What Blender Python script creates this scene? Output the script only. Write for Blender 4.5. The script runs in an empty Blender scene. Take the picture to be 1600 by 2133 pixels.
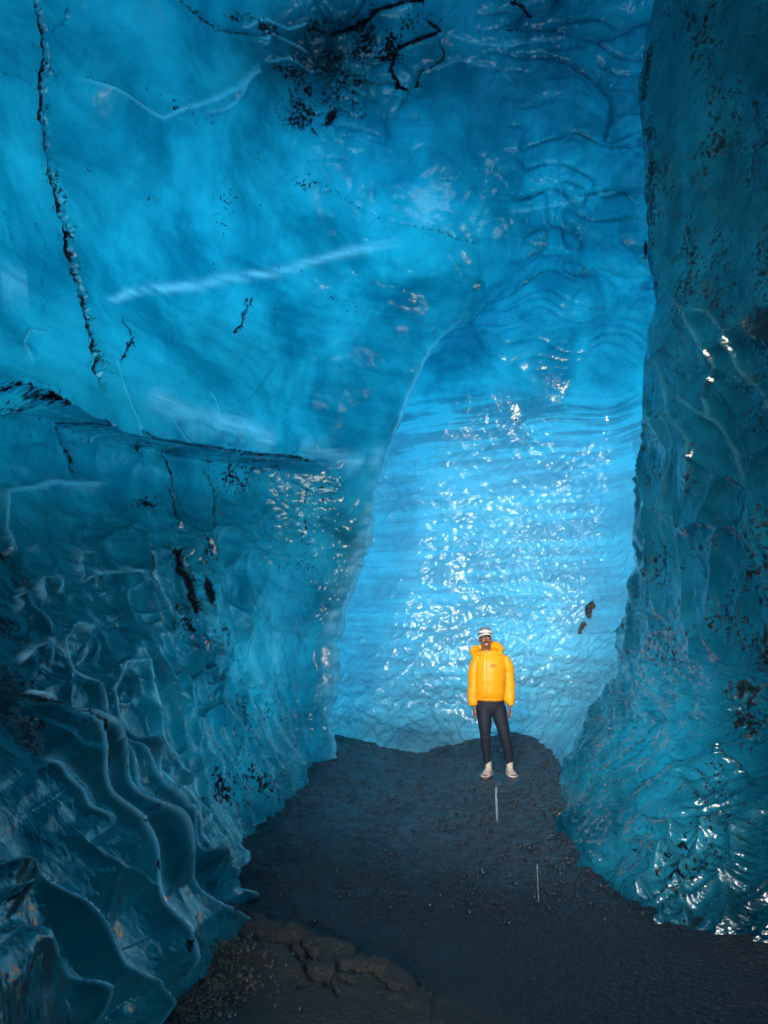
import bpy, bmesh, math, random, time
import numpy as np
from mathutils import Vector, Matrix
T0 = time.time()
random.seed(7); RNG = np.random.default_rng(7)
S = bpy.context.scene
COL = S.collection

# ------------------------------------------------------------------ camera
F = 1400.0; CX, CY = 800.0, 1066.5; CAMH = 1.55; PITCH = math.radians(11.35)
cd = bpy.data.cameras.new('camera'); cam = bpy.data.objects.new('camera', cd); COL.objects.link(cam)
cd.sensor_fit = 'VERTICAL'; cd.sensor_height = 24.0; cd.lens = 24.0 * F / 2133.0
cd.clip_start = 0.05; cd.clip_end = 2000
cam.location = (0, 0, CAMH); cam.rotation_euler = (math.pi / 2 + PITCH, 0, 0)
S.camera = cam

# ------------------------------------------------------------------ sky, sun, exposure
SUN_DIR = Vector((0.27, 1.0, -0.26)).normalized()          # the way the light travels
w = bpy.data.worlds.new('World'); S.world = w; w.use_nodes = True
nt = w.node_tree; bg = nt.nodes['Background']
sk = nt.nodes.new('ShaderNodeTexSky'); sk.sky_type = 'NISHITA'; sk.sun_disc = False
sk.sun_elevation = math.asin(-SUN_DIR.z)
sk.sun_rotation = math.atan2(-SUN_DIR.x, -SUN_DIR.y)
sk.air_density = 1.0; sk.dust_density = 0.6
nt.links.new(sk.outputs[0], bg.inputs[0]); bg.inputs[1].default_value = 0.15
sd = bpy.data.lights.new('sun', 'SUN'); sun = bpy.data.objects.new('sun', sd); COL.objects.link(sun)
sd.energy = 1.5; sd.angle = math.radians(21); sd.color = (1.0, 0.95, 0.88)
sun.rotation_euler = SUN_DIR.to_track_quat('-Z', 'Y').to_euler()
S.view_settings.view_transform = 'Standard'; S.view_settings.look = 'None'
S.view_settings.gamma = 1.0; S.view_settings.use_curve_mapping = False
S.view_settings.exposure = 2.1
S.cycles.max_bounces = 6; S.cycles.diffuse_bounces = 4; S.cycles.glossy_bounces = 3
S.cycles.transmission_bounces = 4; S.cycles.adaptive_threshold = 0.03; S.cycles.use_denoising = True
S.cycles.sample_clamp_indirect = 8.0
S.cycles.caustics_reflective = False; S.cycles.caustics_refractive = False

# ------------------------------------------------------------------ numeric helpers
cP, sP = math.cos(PITCH), math.sin(PITCH)
def pix2w(px, py, Y):
    """point seen at a pixel of the photograph, at horizontal distance Y from the camera"""
    a = (px - CX) / F; b = (CY - py) / F
    dy = cP - b * sP; dz = sP + b * cP
    t = Y / dy
    return np.stack([a * t, np.broadcast_to(Y, np.shape(t * a)) * 1.0, CAMH + dz * t], -1)
def w2pix(P):
    x, y, z = P[..., 0], P[..., 1], P[..., 2] - CAMH
    d = np.maximum(y * cP + z * sP, 0.05); u = -y * sP + z * cP
    return CX + F * x / d, CY - F * u / d
def sstep(a, b, x):
    t = np.clip((x - a) / (b - a), 0, 1); return t * t * (3 - 2 * t)
def hash3(ix, iy, iz, k=0):
    h = (ix.astype(np.int64) * 374761393 + iy.astype(np.int64) * 668265263 + iz.astype(np.int64) * 2147483647 + k * 1274126177) & 0xffffffff
    h = ((h ^ (h >> 13)) * 1274126177) & 0xffffffff
    h = ((h ^ (h >> 16)) * 2246822519) & 0xffffffff
    return ((h ^ (h >> 15)) & 0xffffff) / float(0xffffff)
def vnoise(P, k=0):
    """gradient-free smooth noise, -1..1, at points P"""
    i = np.floor(P).astype(np.int64); f = P - i; f = f * f * f * (f * (f * 6 - 15) + 10)
    r = 0
    for dx in (0, 1):
        wx = f[..., 0] if dx else 1 - f[..., 0]
        for dy in (0, 1):
            wy = f[..., 1] if dy else 1 - f[..., 1]
            for dz in (0, 1):
                wz = f[..., 2] if dz else 1 - f[..., 2]
                r = r + wx * wy * wz * hash3(i[..., 0] + dx, i[..., 1] + dy, i[..., 2] + dz, k)
    return r * 2 - 1
def fbm(P, n=4, k=0):
    a = 1.0; s = 0; t = 0; R = P
    for o in range(n):
        s = s + a * vnoise(R, k + o); t += a; a *= 0.5; R = R * 2.03 + 11.7
    return s / t
def worley(P, k=0):
    """squared distance to nearest feature point and a per-cell random number"""
    i = np.floor(P).astype(np.int64); best = np.full(P.shape[:-1], 9.0); second = best.copy(); cid = np.zeros(P.shape[:-1])
    for dx in (-1, 0, 1):
        for dy in (-1, 0, 1):
            for dz in (-1, 0, 1):
                a, b, c = i[..., 0] + dx, i[..., 1] + dy, i[..., 2] + dz
                qx = a + hash3(a, b, c, k); qy = b + hash3(a, b, c, k + 1); qz = c + hash3(a, b, c, k + 2)
                d = (P[..., 0] - qx) ** 2 + (P[..., 1] - qy) ** 2 + (P[..., 2] - qz) ** 2
                near = d < best
                second = np.where(near, best, np.minimum(second, d))
                cid = np.where(near, hash3(a, b, c, k + 3), cid); best = np.where(near, d, best)
    return best, second, cid
def polyd(px, py, pts):
    """distance in photo pixels to a polyline, position along it 0..1, and side"""
    best = np.full(px.shape, 1e9); tt = np.zeros(px.shape); side = np.zeros(px.shape)
    n = len(pts) - 1
    for q in range(n):
        (x0, y0), (x1, y1) = pts[q][:2], pts[q + 1][:2]
        vx, vy = x1 - x0, y1 - y0; L = vx * vx + vy * vy + 1e-9
        t = np.clip(((px - x0) * vx + (py - y0) * vy) / L, 0, 1)
        dx, dy = px - x0 - t * vx, py - y0 - t * vy
        d = np.hypot(dx, dy); m = d < best
        best = np.where(m, d, best); tt = np.where(m, (q + t) / n, tt)
        side = np.where(m, np.sign(vx * dy - vy * dx), side)
    return best, tt, side
def blob(px, py, cx, cy, rx, ry, rot=0.0):
    c, s = math.cos(math.radians(rot)), math.sin(math.radians(rot))
    dx, dy = px - cx, py - cy
    u, v = c * dx + s * dy, -s * dx + c * dy
    return np.exp(-(u / rx) ** 2 - (v / ry) ** 2)

# ------------------------------------------------------------------ object helpers
def tag(o, label=None, cat=None, group=None, kind=None):
    if label: o['label'] = label
    if cat: o['category'] = cat
    if group: o['group'] = group
    if kind: o['kind'] = kind
    return o
def link(o, parent=None):
    COL.objects.link(o)
    if parent: o.parent = parent
    return o
def empty(name, loc, rz=0):
    o = bpy.data.objects.new(name, None); o.location = loc; o.rotation_euler = (0, 0, rz)
    o.empty_display_size = 0.2; return link(o)
def grid_mesh(name, P, mat, normals=None, attrs=None, keep=None, parent=None):
    R, C = P.shape[:2]
    if normals is not None and np.sum(gnormals(P) * normals) < 0:      # wind the faces the way the normals point
        P = P[:, ::-1]; normals = normals[:, ::-1]; attrs = {k: v[:, ::-1] for k, v in attrs.items()}
    me = bpy.data.meshes.new(name)
    idx = np.arange(R * C).reshape(R, C)
    f = np.stack([idx[:-1, :-1], idx[:-1, 1:], idx[1:, 1:], idx[1:, :-1]], -1).reshape(-1, 4)
    me.vertices.add(R * C); me.vertices.foreach_set('co', P.reshape(-1).astype(np.float32))
    me.loops.add(f.size); me.loops.foreach_set('vertex_index', f.reshape(-1).astype(np.int32))
    me.polygons.add(len(f)); me.polygons.foreach_set('loop_start', np.arange(0, f.size, 4, dtype=np.int32))
    me.polygons.foreach_set('loop_total', np.full(len(f), 4, np.int32))
    me.update(calc_edges=True)
    me.polygons.foreach_set('use_smooth', np.ones(len(f), bool))
    for k, v in (attrs or {}).items():
        a = me.attributes.new(k, 'FLOAT', 'POINT'); a.data.foreach_set('value', v.reshape(-1).astype(np.float32))
    if normals is not None:
        me.normals_split_custom_set_from_vertices(normals.reshape(-1, 3).astype(np.float32))
    me.materials.append(mat)
    o = bpy.data.objects.new(name, me); return link(o, parent)
def gnormals(P):
    du = np.gradient(P, axis=1); dv = np.gradient(P, axis=0)
    n = np.cross(du, dv); return n / (np.linalg.norm(n, axis=-1, keepdims=True) + 1e-12)

# ------------------------------------------------------------------ materials
class NT:
    def __init__(s, name):
        s.m = bpy.data.materials.new(name); s.m.use_nodes = True; s.t = s.m.node_tree
        s.t.nodes.clear(); s.out = s.n('ShaderNodeOutputMaterial')
    def n(s, typ, **kw):
        x = s.t.nodes.new(typ)
        for k, v in kw.items(): setattr(x, k, v)
        return x
    def l(s, a, b): s.t.links.new(a, b)
    def set(s, node, name, v):
        if hasattr(v, 'is_output') or isinstance(v, bpy.types.NodeSocket): s.l(v, node.inputs[name])
        else: node.inputs[name].default_value = v
    def math(s, op, a, b=0.0, clamp=False):
        x = s.n('ShaderNodeMath', operation=op, use_clamp=clamp); s.set(x, 0, a); s.set(x, 1, b); return x.outputs[0]
    def mix(s, f, a, b):
        x = s.n('ShaderNodeMix', data_type='RGBA'); s.set(x, 0, f); s.set(x, 6, a); s.set(x, 7, b); return x.outputs[2]
    def ramp(s, f, lo, hi, a=0.0, b=1.0):
        x = s.n('ShaderNodeMapRange', interpolation_type='SMOOTHSTEP'); s.set(x, 0, f); s.set(x, 1, lo); s.set(x, 2, hi); s.set(x, 3, a); s.set(x, 4, b); return x.outputs[0]
    def attr(s, k): return s.n('ShaderNodeAttribute', attribute_name=k).outputs['Fac']
    def pos(s): return s.n('ShaderNodeNewGeometry').outputs['Position']
    def mapped(s, v, scale, rot=(0, 0, 0)):
        x = s.n('ShaderNodeMapping'); s.l(v, x.inputs[0]); x.inputs['Scale'].default_value = scale; x.inputs['Rotation'].default_value = rot; return x.outputs[0]
    def noise(s, v, sc, det=4, rough=0.55, dist=0.0):
        x = s.n('ShaderNodeTexNoise'); s.l(v, x.inputs[0]); x.inputs['Scale'].default_value = sc; x.inputs['Detail'].default_value = det
        x.inputs['Roughness'].default_value = rough; x.inputs['Distortion'].default_value = dist; return x.outputs[0]
    def vor(s, v, sc, feature='F1', rnd=1.0):
        x = s.n('ShaderNodeTexVoronoi', feature=feature); s.l(v, x.inputs[0]); x.inputs['Scale'].default_value = sc; x.inputs['Randomness'].default_value = rnd
        return x
    def bump(s, h, strength, dist, nrm=None):
        x = s.n('ShaderNodeBump'); s.l(h, x.inputs['Height']); x.inputs['Strength'].default_value = strength; x.inputs['Distance'].default_value = dist
        if nrm is not None: s.l(nrm, x.inputs['Normal'])
        return x.outputs[0]
    def bsdf(s, **kw):
        x = s.n('ShaderNodeBsdfPrincipled')
        for k, v in kw.items(): s.set(x, k.replace('_', ' '), v)
        return x
    def done(s, sh): s.l(sh, s.out.inputs[0]); return s.m
def rgb(h, *a): return tuple(h) + (1.0,)

def ice_material():
    m = NT('glacier_ice'); p = m.pos()
    glow, ash, grime, frost_light, strat, gloss = [m.attr(k) for k in ('glow', 'ash', 'grime', 'frost_light', 'strata', 'gloss')]
    # body colour of the ice: strata of clearer and bubblier layers
    wob = m.noise(p, 0.7, 3)
    lay = m.noise(m.mapped(p, (0.25, 0.25, 3.2), (0.06, -0.05, 0)), 2.2, 6, 0.62, 0.25)
    lay_f = m.ramp(lay, 0.36, 0.64)
    lay_m = m.math('MULTIPLY', m.math('SUBTRACT', lay_f, 0.5), strat)
    cloud = m.math('ADD', m.ramp(m.noise(p, 1.1, 5, 0.6, 0.4), 0.3, 0.72), m.math('MULTIPLY', lay_m, 1.4), clamp=True)
    tcol = m.mix(cloud, (0.000, 0.160, 0.285, 1), (0.006, 0.385, 0.585, 1))
    dcol = m.mix(cloud, (0.002, 0.085, 0.145, 1), (0.020, 0.270, 0.410, 1))
    vs = m.n('ShaderNodeVectorMath', operation='SCALE'); m.l(dcol, vs.inputs[0]); m.l(m.attr('brightness'), vs.inputs['Scale']); dcol = vs.outputs[0]
    dcol = m.mix(m.math('MULTIPLY', frost_light, 0.9, clamp=True), dcol, (0.30, 0.58, 0.74, 1))
    tcol = m.mix(m.math('MULTIPLY', frost_light, 0.8, clamp=True), tcol, (0.10, 0.55, 0.80, 1))
    # specks of black ash frozen in the surface: elongated flakes, densest where 'ash' is high
    pd = m.n('ShaderNodeVectorMath', operation='ADD')
    m.l(p, pd.inputs[0]); nz = m.n('ShaderNodeTexNoise'); m.l(p, nz.inputs[0]); nz.inputs['Scale'].default_value = 14
    sc_ = m.n('ShaderNodeVectorMath', operation='SCALE'); m.l(nz.outputs['Color'], sc_.inputs[0]); sc_.inputs['Scale'].default_value = 0.09
    m.l(sc_.outputs[0], pd.inputs[1]); pw = pd.outputs[0]
    n1 = m.noise(pw, 26, 3, 0.55, 0.6); n2 = m.noise(p, 2.2, 5, 0.7)
    lim = m.math('SUBTRACT', 0.74, m.math('MULTIPLY', ash, m.ramp(n2, 0.38, 0.62, 0.10, 0.46)))
    speck = m.math('MULTIPLY', m.ramp(m.math('SUBTRACT', n1, lim), -0.012, 0.03), m.ramp(ash, 0.02, 0.12))
    gr = m.math('ADD', grime, m.math('MULTIPLY', m.math('SUBTRACT', m.noise(p, 22, 5, 0.7), 0.5), 1.5))
    gr = m.math('MULTIPLY', m.ramp(gr, 0.42, 0.62), m.ramp(grime, 0.04, 0.22))
    dark = m.math('MAXIMUM', speck, gr)
    dcol = m.mix(dark, dcol, (0.003, 0.008, 0.012, 1))
    tcol = m.mix(dark, tcol, (0.0005, 0.002, 0.004, 1))
    # relief finer than the mesh: dimples, pits at the ash flakes, faint striae
    b1 = m.noise(m.mapped(p, (1, 1, 0.75)), 11, 2, 0.4, 0.8)
    b2 = m.vor(pw, 22, 'SMOOTH_F1').outputs['Distance']
    h = m.math('ADD', m.math('MULTIPLY', b1, m.math('ADD', 0.2, m.math('MULTIPLY', gloss, 0.6))), m.math('MULTIPLY', b2, m.math('MULTIPLY', gloss, 0.8)))
    h = m.math('ADD', h, m.math('MULTIPLY', dark, 0.35))
    h = m.math('ADD', h, m.math('MULTIPLY', m.noise(p, 60, 2), m.math('MULTIPLY', ash, 0.35)))
    nrm = m.bump(h, 0.55, 0.03)
    rough = m.math('ADD', m.ramp(m.noise(p, 2.3, 3), 0.35, 0.65, 0.04, 0.12), m.math('MULTIPLY', dark, 0.3))
    pb = m.bsdf(Base_Color=dcol, Roughness=rough, IOR=1.36, Normal=nrm); m.l(m.math('SUBTRACT', 0.5, m.math('MULTIPLY', dark, 0.4)), pb.inputs['Specular IOR Level'])
    tr = m.n('ShaderNodeBsdfTranslucent'); m.l(tcol, tr.inputs[0]); m.l(nrm, tr.inputs[1])
    # share of translucent glow, from the painted mask of light and dark
    ms = m.n('ShaderNodeMixShader'); m.l(m.math('MULTIPLY', glow, 0.86, clamp=True), ms.inputs[0])
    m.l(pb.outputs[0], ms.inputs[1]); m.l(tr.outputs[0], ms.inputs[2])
    # clear wet skin over both
    gl = m.n('ShaderNodeBsdfGlossy'); m.set(gl, 'Roughness', rough); m.l(nrm, gl.inputs['Normal'])
    fr = m.n('ShaderNodeFresnel'); fr.inputs[0].default_value = 1.46; m.l(nrm, fr.inputs[1])
    m2 = m.n('ShaderNodeMixShader'); m.l(m.math('MULTIPLY', fr.outputs[0], m.math('SUBTRACT', 0.95, m.math('MULTIPLY', dark, 0.7))), m2.inputs[0])
    m.l(ms.outputs[0], m2.inputs[1]); m.l(gl.outputs[0], m2.inputs[2])
    return m.done(m2.outputs[0])
ICE = ice_material()

def gravel_material():
    m = NT('black_gravel'); p = m.pos()
    soil = m.attr('soil'); wet = m.attr('wet')
    v = m.vor(p, 34).outputs; v2 = m.vor(p, 90).outputs
    tone = m.n('ShaderNodeSeparateColor'); m.l(v['Color'], tone.inputs[0])
    c = m.mix(tone.outputs[0], (0.002, 0.004, 0.007, 1), (0.008, 0.011, 0.018, 1))
    c = m.mix(m.math('MULTIPLY', wet, wet), c, m.mix(tone.outputs[1], (0.010, 0.016, 0.024, 1), (0.040, 0.058, 0.078, 1)))  # paler bluish tone paints the lit far floor
    c2 = m.mix(m.noise(p, 9, 6, 0.65), (0.014, 0.0135, 0.012, 1), (0.038, 0.036, 0.031, 1))
    c = m.mix(soil, c, c2)
    h = m.math('SUBTRACT', 1.0, v['Distance'])
    h = m.math('MULTIPLY', h, m.math('SUBTRACT', 1.0, m.math('MULTIPLY', soil, 0.75)))
    h = m.math('ADD', h, m.math('MULTIPLY', m.math('SUBTRACT', 1.0, v2['Distance']), 0.35))
    h = m.math('ADD', h, m.noise(p, 14, 6, 0.7))
    nrm = m.bump(h, 0.75, 0.028)
    r = m.math('SUBTRACT', 0.75, m.math('MULTIPLY', wet, m.ramp(m.noise(p, 3, 4), 0.3, 0.7, 0.35, 0.62)))
    b = m.bsdf(Base_Color=c, Roughness=r, IOR=1.45, Normal=nrm)
    return m.done(b.outputs[0])
GRAVEL = gravel_material()
def plain(name, col, rough=0.6, spec=0.5, metal=0.0, bump=None, var=0.0, sheen=0.0):
    m = NT(name); c = tuple(col) + (1,)
    if var:
        n = m.noise(m.n('ShaderNodeTexCoord').outputs['Object'], 14, 4)
        c = m.mix(m.ramp(n, 0.3, 0.7), tuple(x * (1 - var) for x in col) + (1,), tuple(min(1, x * (1 + var)) for x in col) + (1,))
    b = m.bsdf(Base_Color=c, Roughness=rough, Metallic=metal)
    b.inputs['Specular IOR Level'].default_value = spec
    if sheen: b.inputs['Sheen Weight'].default_value = sheen
    if bump:
        n = m.noise(m.n('ShaderNodeTexCoord').outputs['Object'], bump[0], 4, 0.6)
        m.l(m.bump(n, bump[1], 0.01), b.inputs['Normal'])
    return m.done(b.outputs[0])

# ------------------------------------------------------------------ the cave: one continuous sheet of ice, cut into left wall, back wall, right wall and ceiling
def colm(*pts):                                            # (py, px, Y)
    a = np.array(sorted(pts), float); return a
COLS = [
 colm((-500,-450,3.6),(0,-450,3.4),(600,-450,2.9),(850,-450,2.6),(1000,-450,2.7),(1400,-450,2.1),(1800,-420,1.6),(2133,-400,1.35),(2500,-400,1.2)),
 colm((-500,0,4.4),(0,0,4.8),(300,0,5.0),(600,0,4.8),(850,0,4.3),(1000,0,4.4),(1200,0,3.9),(1500,10,3.2),(1800,60,2.7),(2000,120,2.5),(2133,170,2.4),(2500,200,2.3)),
 colm((-500,230,4.9),(0,230,5.6),(300,230,6.0),(600,230,6.0),(850,230,5.5),(1000,230,5.8),(1200,230,5.2),(1500,240,4.4),(1700,280,3.9),(1850,330,3.65),(2000,390,3.55),(2133,400,3.5),(2500,400,3.5)),
 colm((-500,420,5.3),(0,420,6.2),(300,420,7.0),(600,420,7.2),(850,420,6.6),(1000,420,6.9),(1200,420,6.5),(1500,430,6.0),(1700,465,5.4),(1850,500,4.85),(2000,500,4.8),(2500,500,4.8)),
 colm((-500,580,5.5),(0,590,6.7),(300,600,7.9),(600,620,8.2),(850,620,8.0),(1000,600,8.1),(1200,580,8.0),(1500,590,7.8),(1650,615,7.6),(1750,600,7.4),(2500,600,7.4)),
 colm((-500,720,5.6),(0,740,6.9),(300,780,8.2),(480,860,8.75),(600,900,8.8),(720,830,8.75),(850,770,8.6),(960,725,8.7),(1080,705,8.8),(1180,675,8.9),(1290,635,9.0),(1400,625,9.0),(1530,635,9.1),(1590,660,9.2),(2500,660,9.2)),
 colm((-500,800,5.6),(0,850,6.9),(300,900,8.3),(480,955,8.9),(600,990,9.1),(720,903,9.0),(850,840,9.0),(960,795,9.1),(1080,776,9.2),(1180,741,9.3),(1290,695,9.4),(1400,684,9.4),(1530,690,9.6),(1590,712,9.75),(2500,712,9.8)),
 colm((-500,860,5.6),(0,920,7.0),(300,960,8.4),(480,990,8.98),(600,1006,9.25),(720,897,9.3),(850,826,9.5),(960,780,9.6),(1080,762,9.7),(1180,727,9.8),(1290,681,9.9),(1530,676,10.1),(1590,698,10.2),(2500,698,10.2)),
 colm((-500,920,5.6),(0,990,7.0),(300,1010,8.5),(480,1040,9.08),(600,1030,9.5),(720,870,10.6),(850,790,11.8),(960,760,12.4),(1080,740,12.6),(1290,660,12.8),(1530,640,12.7),(2500,640,12.7)),
 colm((-500,1000,5.6),(0,1070,7.0),(300,1090,8.5),(480,1100,9.2),(600,1090,9.8),(720,1000,10.8),(850,950,11.6),(960,920,11.9),(1080,900,12.2),(1290,860,12.3),(1450,840,11.9),(1530,840,11.3),(1575,850,10.6),(1650,850,10.2),(2500,850,10)),
 colm((-500,1110,5.6),(0,1160,6.9),(300,1180,8.4),(480,1190,9.2),(600,1190,9.9),(720,1170,10.5),(850,1150,11.0),(960,1130,11.4),(1080,1110,11.7),(1290,1080,11.8),(1450,1050,11.6),(1545,1030,11.3),(1600,1020,11.2),(2500,1020,11.2)),
 colm((-500,1240,5.6),(0,1290,6.6),(300,1300,8.0),(480,1310,8.7),(600,1310,9.3),(850,1300,10.8),(1080,1280,11.15),(1290,1250,11.1),(1400,1220,10.8),(1480,1180,10.5),(1545,1140,10.3),(1620,1120,10.4),(2500,1120,10.4)),
 colm((-500,1360,5.4),(0,1450,6.4),(300,1450,7.4),(600,1460,8.3),(850,1450,8.8),(1080,1440,9.0),(1290,1380,9.2),(1400,1310,9.3),(1500,1240,9.2),(1560,1195,9.1),(1620,1170,9.0),(1720,1160,9),(2500,1160,9)),
 colm((-500,1340,5.0),(0,1371,5.6),(180,1337,5.9),(300,1348,6.0),(400,1360,6.05),(500,1352,6.1),(620,1379,6.2),(760,1369,6.4),(940,1356,6.6),(1100,1343,6.9),(1250,1336,7.3),(1400,1296,7.7),(1520,1222,8.2),(1620,1176,8.0),(1720,1166,6.35),(1810,1180,6.2),(2500,1180,6.2)),
 colm((-500,1400,4.3),(0,1420,4.9),(400,1425,5.3),(760,1425,5.5),(940,1425,5.6),(1250,1415,6.0),(1400,1380,6.3),(1520,1320,6.5),(1620,1270,6.4),(1720,1240,5.9),(1810,1250,5.15),(1900,1260,4.9),(2500,1260,4.9)),
 colm((-500,1500,3.9),(0,1520,4.4),(400,1520,4.8),(760,1520,4.9),(1100,1520,5.1),(1400,1500,5.3),(1600,1440,5.3),(1720,1400,5.0),(1850,1370,4.6),(1910,1360,4.3),(2000,1360,4.1),(2500,1360,4.1)),
 colm((-500,1640,3.5),(0,1640,3.9),(400,1640,4.2),(1100,1640,4.4),(1400,1640,4.6),(1600,1600,4.7),(1720,1560,4.6),(1850,1500,4.3),(1955,1480,4.0),(2050,1480,3.85),(2500,1480,3.8)),
 colm((-500,2100,2.4),(0,2100,2.6),(600,2100,2.8),(1100,2100,2.9),(1500,2100,3.0),(1800,2050,3.1),(1950,2000,3.2),(2100,1900,3.2),(2500,1900,3.1)),
]
PYS = np.array([-500,-250,-60,120,300,430,540,640,740,840,930,1020,1120,1220,1320,1410,1490,1560,1630,1710,1790,1870,1960,2060,2200,2500], float)
def pchip(x, y, q):
    h = np.diff(x); d = np.diff(y) / h; m = np.zeros_like(y)
    m[0], m[-1] = d[0], d[-1]
    for i in range(1, len(x) - 1):
        if d[i-1] * d[i] > 0: m[i] = (h[i-1] + h[i]) / (h[i-1] / d[i-1] + h[i] / d[i]) if True else 0
    i = np.clip(np.searchsorted(x, q) - 1, 0, len(x) - 2); t = np.clip((q - x[i]) / h[i], 0, 1)
    return (2*t**3-3*t**2+1)*y[i] + (t**3-2*t**2+t)*h[i]*m[i] + (-2*t**3+3*t**2)*y[i+1] + (t**3-t**2)*h[i]*m[i+1]
ctrl = np.stack([pix2w(pchip(c[:,0], c[:,1], PYS), PYS, pchip(c[:,0], c[:,2], PYS)) for c in COLS], 1)   # rows x cols x 3
# unseen passage to the mouth; its roof is shaped to steer the sun
top = ctrl[0].copy(); n_c = top.shape[0]
t1 = top.copy(); t1[:,1] = 1.6; t1[:,0] = np.linspace(-3.6, 4.2, n_c); t1[:,2] = np.minimum(top[:,2] + 1.0, 10.2) + 0.2*np.sin(np.arange(n_c))
t2 = t1.copy(); t2[:,1] = -3.0; t2[:,0] = np.linspace(-3.4, 3.9, n_c); t2[:,2] = np.interp(t2[:,0], [-3.4,-2.7,-2.2,1.4,3,3.9],[5.0,5.4,7.6,7.9,7.7,7.2])
ctrl = np.concatenate([t2[None], t1[None], ctrl], 0)
lc = ctrl[:,0].copy(); lc[:,1] = -0.4; lc[:,0] = np.interp(lc[:,2], [-3,0,2,5,9],[-1.5,-1.7,-2.3,-3.4,-4.2]); 
lc2 = lc.copy(); lc2[:,1] = -3.2; lc2[:,0] -= 0.4
rc = ctrl[:,-1].copy(); rc[:,1] = -0.2; rc[:,0] = np.interp(rc[:,2], [-3,0,2,5,9],[2.4,2.5,2.9,3.6,4.2])
rc2 = rc.copy(); rc2[:,1] = -3.2; rc2[:,0] += 0.3
for a in (lc, lc2, rc, rc2):
    a[0,1] = -3.0; a[1,1] = np.minimum(a[1,1], 1.0)
ctrl = np.concatenate([lc2[:,None], lc[:,None], ctrl, rc[:,None], rc2[:,None]], 1)
def crom(P, t):                                             # Catmull-Rom along axis 0
    n = P.shape[0]; i = np.clip(np.floor(t).astype(int), 0, n - 2); f = (t - i)[:, None, None]
    g = lambda k: P[np.clip(i + k, 0, n - 1)]
    p0, p1, p2, p3 = g(-1), g(0), g(1), g(2)
    return 0.5*((2*p1)+(-p0+p2)*f+(2*p0-5*p1+4*p2-p3)*f*f+(-p0+3*p1-3*p2+p3)*f**3)
def dens(lens):                                             # sample positions from cells per interval
    r = []
    for i, n in enumerate(lens): r += list(i + np.arange(n) / n)
    return np.array(r + [len(lens)])
#        lc2 lc | -450..0  0..230 ..420 ..600 ..F  ..G  hid hid  I-J  J-K  K-L  L-M  M-N  N-O  O-P  P-Q  Q-R | rc
cdens = dens([6, 14, 60, 100, 90, 85, 75, 50, 30, 22, 95, 80, 75, 60, 40, 50, 50, 55, 50, 12, 6])
rdens = dens([8, 10, 24, 36, 44] + [46, 34, 30, 28, 28, 28, 26, 26, 28, 30, 30, 28, 26, 24, 24, 28, 28, 30, 32, 34, 26, 8])
assert len(rdens) - 1 and int(rdens[-1]) == ctrl.shape[0] - 1 and int(cdens[-1]) == ctrl.shape[1] - 1, (ctrl.shape, rdens[-1], cdens[-1])
G = crom(ctrl, rdens)
G = crom(np.swapaxes(G, 0, 1).copy(), cdens); G = np.swapaxes(G, 0, 1).copy()
CI = np.broadcast_to(cdens[None, :] - 2, G.shape[:2])          # column coordinate: 0 = first photo column
RI = np.broadcast_to(rdens[:, None] - 2, G.shape[:2])
N0 = gnormals(G)
mid = np.array([0.3, 5.0, 3.5]); flip = np.sign(np.sum(N0 * (np.array([0, 0, 3.0]) - G), -1).mean()); N0 *= flip
px, py = w2pix(G)
front = (CI > 0.2) & (CI < 16.9) & (G[..., 1] > 1.0)
isL = CI <= 6.4; isB = (CI > 6.4) & (CI < 12.6); isR = CI >= 12.6
print('grid', G.shape, time.time() - T0)

disp = np.zeros(G.shape[:2])
# masks over the surface (soft regions, in the photograph's own pixels)
mL = sstep(6.3, 5.6, CI); mR = sstep(12.4, 13.0, CI); mB = np.clip(1 - mL - mR, 0, 1)
low_left = mL * sstep(950, 1120, py) 
# broad unevenness
near = np.clip(G[..., 1] / 6.5, 0.3, 1.0)                   # relief is gentler close to the camera
disp += 0.16 * fbm(G * 0.55 + 3.1, 3, 10) * near
disp += 0.05 * fbm(G * 1.7, 3, 20)
# --- scallops: cups with sharp crests between them
def cups(P, scale, stretch, rot, k, warp=0.35):
    c, s = math.cos(rot), math.sin(rot)
    Q = np.stack([P[..., 0] * stretch[0], P[..., 1] * stretch[1], P[..., 2] * stretch[2]], -1) * scale
    W = np.stack([vnoise(Q * 0.8 + 5, k + 7), vnoise(Q * 0.8 + 15, k + 8), vnoise(Q * 0.8 + 25, k + 9)], -1)
    b, s2, cid = worley(Q + W * warp, k)
    return np.sqrt(b), np.sqrt(s2), cid
q1, q2, cid = cups(G, 1.25, (1.0, 0.9, 1.0), 0, 30)            # large
crest1 = np.clip(q1 / (q2 + 1e-6), 0, 1) ** 3
shear = G.copy(); shear[..., 2] = G[..., 2] + 0.9 * G[..., 0]; 
s1, s2, scid = cups(np.stack([G[..., 0] + 0.0, G[..., 1], G[..., 2]], -1), 1.9, (1.15, 0.9, 0.85), 0, 50, 0.5)
crest2 = np.clip(s1 / (s2 + 1e-6), 0, 1) ** 2.5
t1_, t2_, tcid = cups(G, 3.9, (0.95, 0.8, 1.2), 0, 70, 0.6)
crest3 = np.clip(t1_ / (t2_ + 1e-6), 0, 1) ** 2
soft = fbm(G * 0.9 + 40, 2, 90)
ceil_r = mB * sstep(700, 560, py) * (0.15 + 0.85 * sstep(7.2, 9.5, CI)) + mL * sstep(400, 150, py) * sstep(3.6, 5.0, CI)
disp += (0.035 * crest1) * near * (0.35 + 0.65 * sstep(-0.2, 0.5, soft))
v_ = G[..., 1] - G[..., 2]
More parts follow.
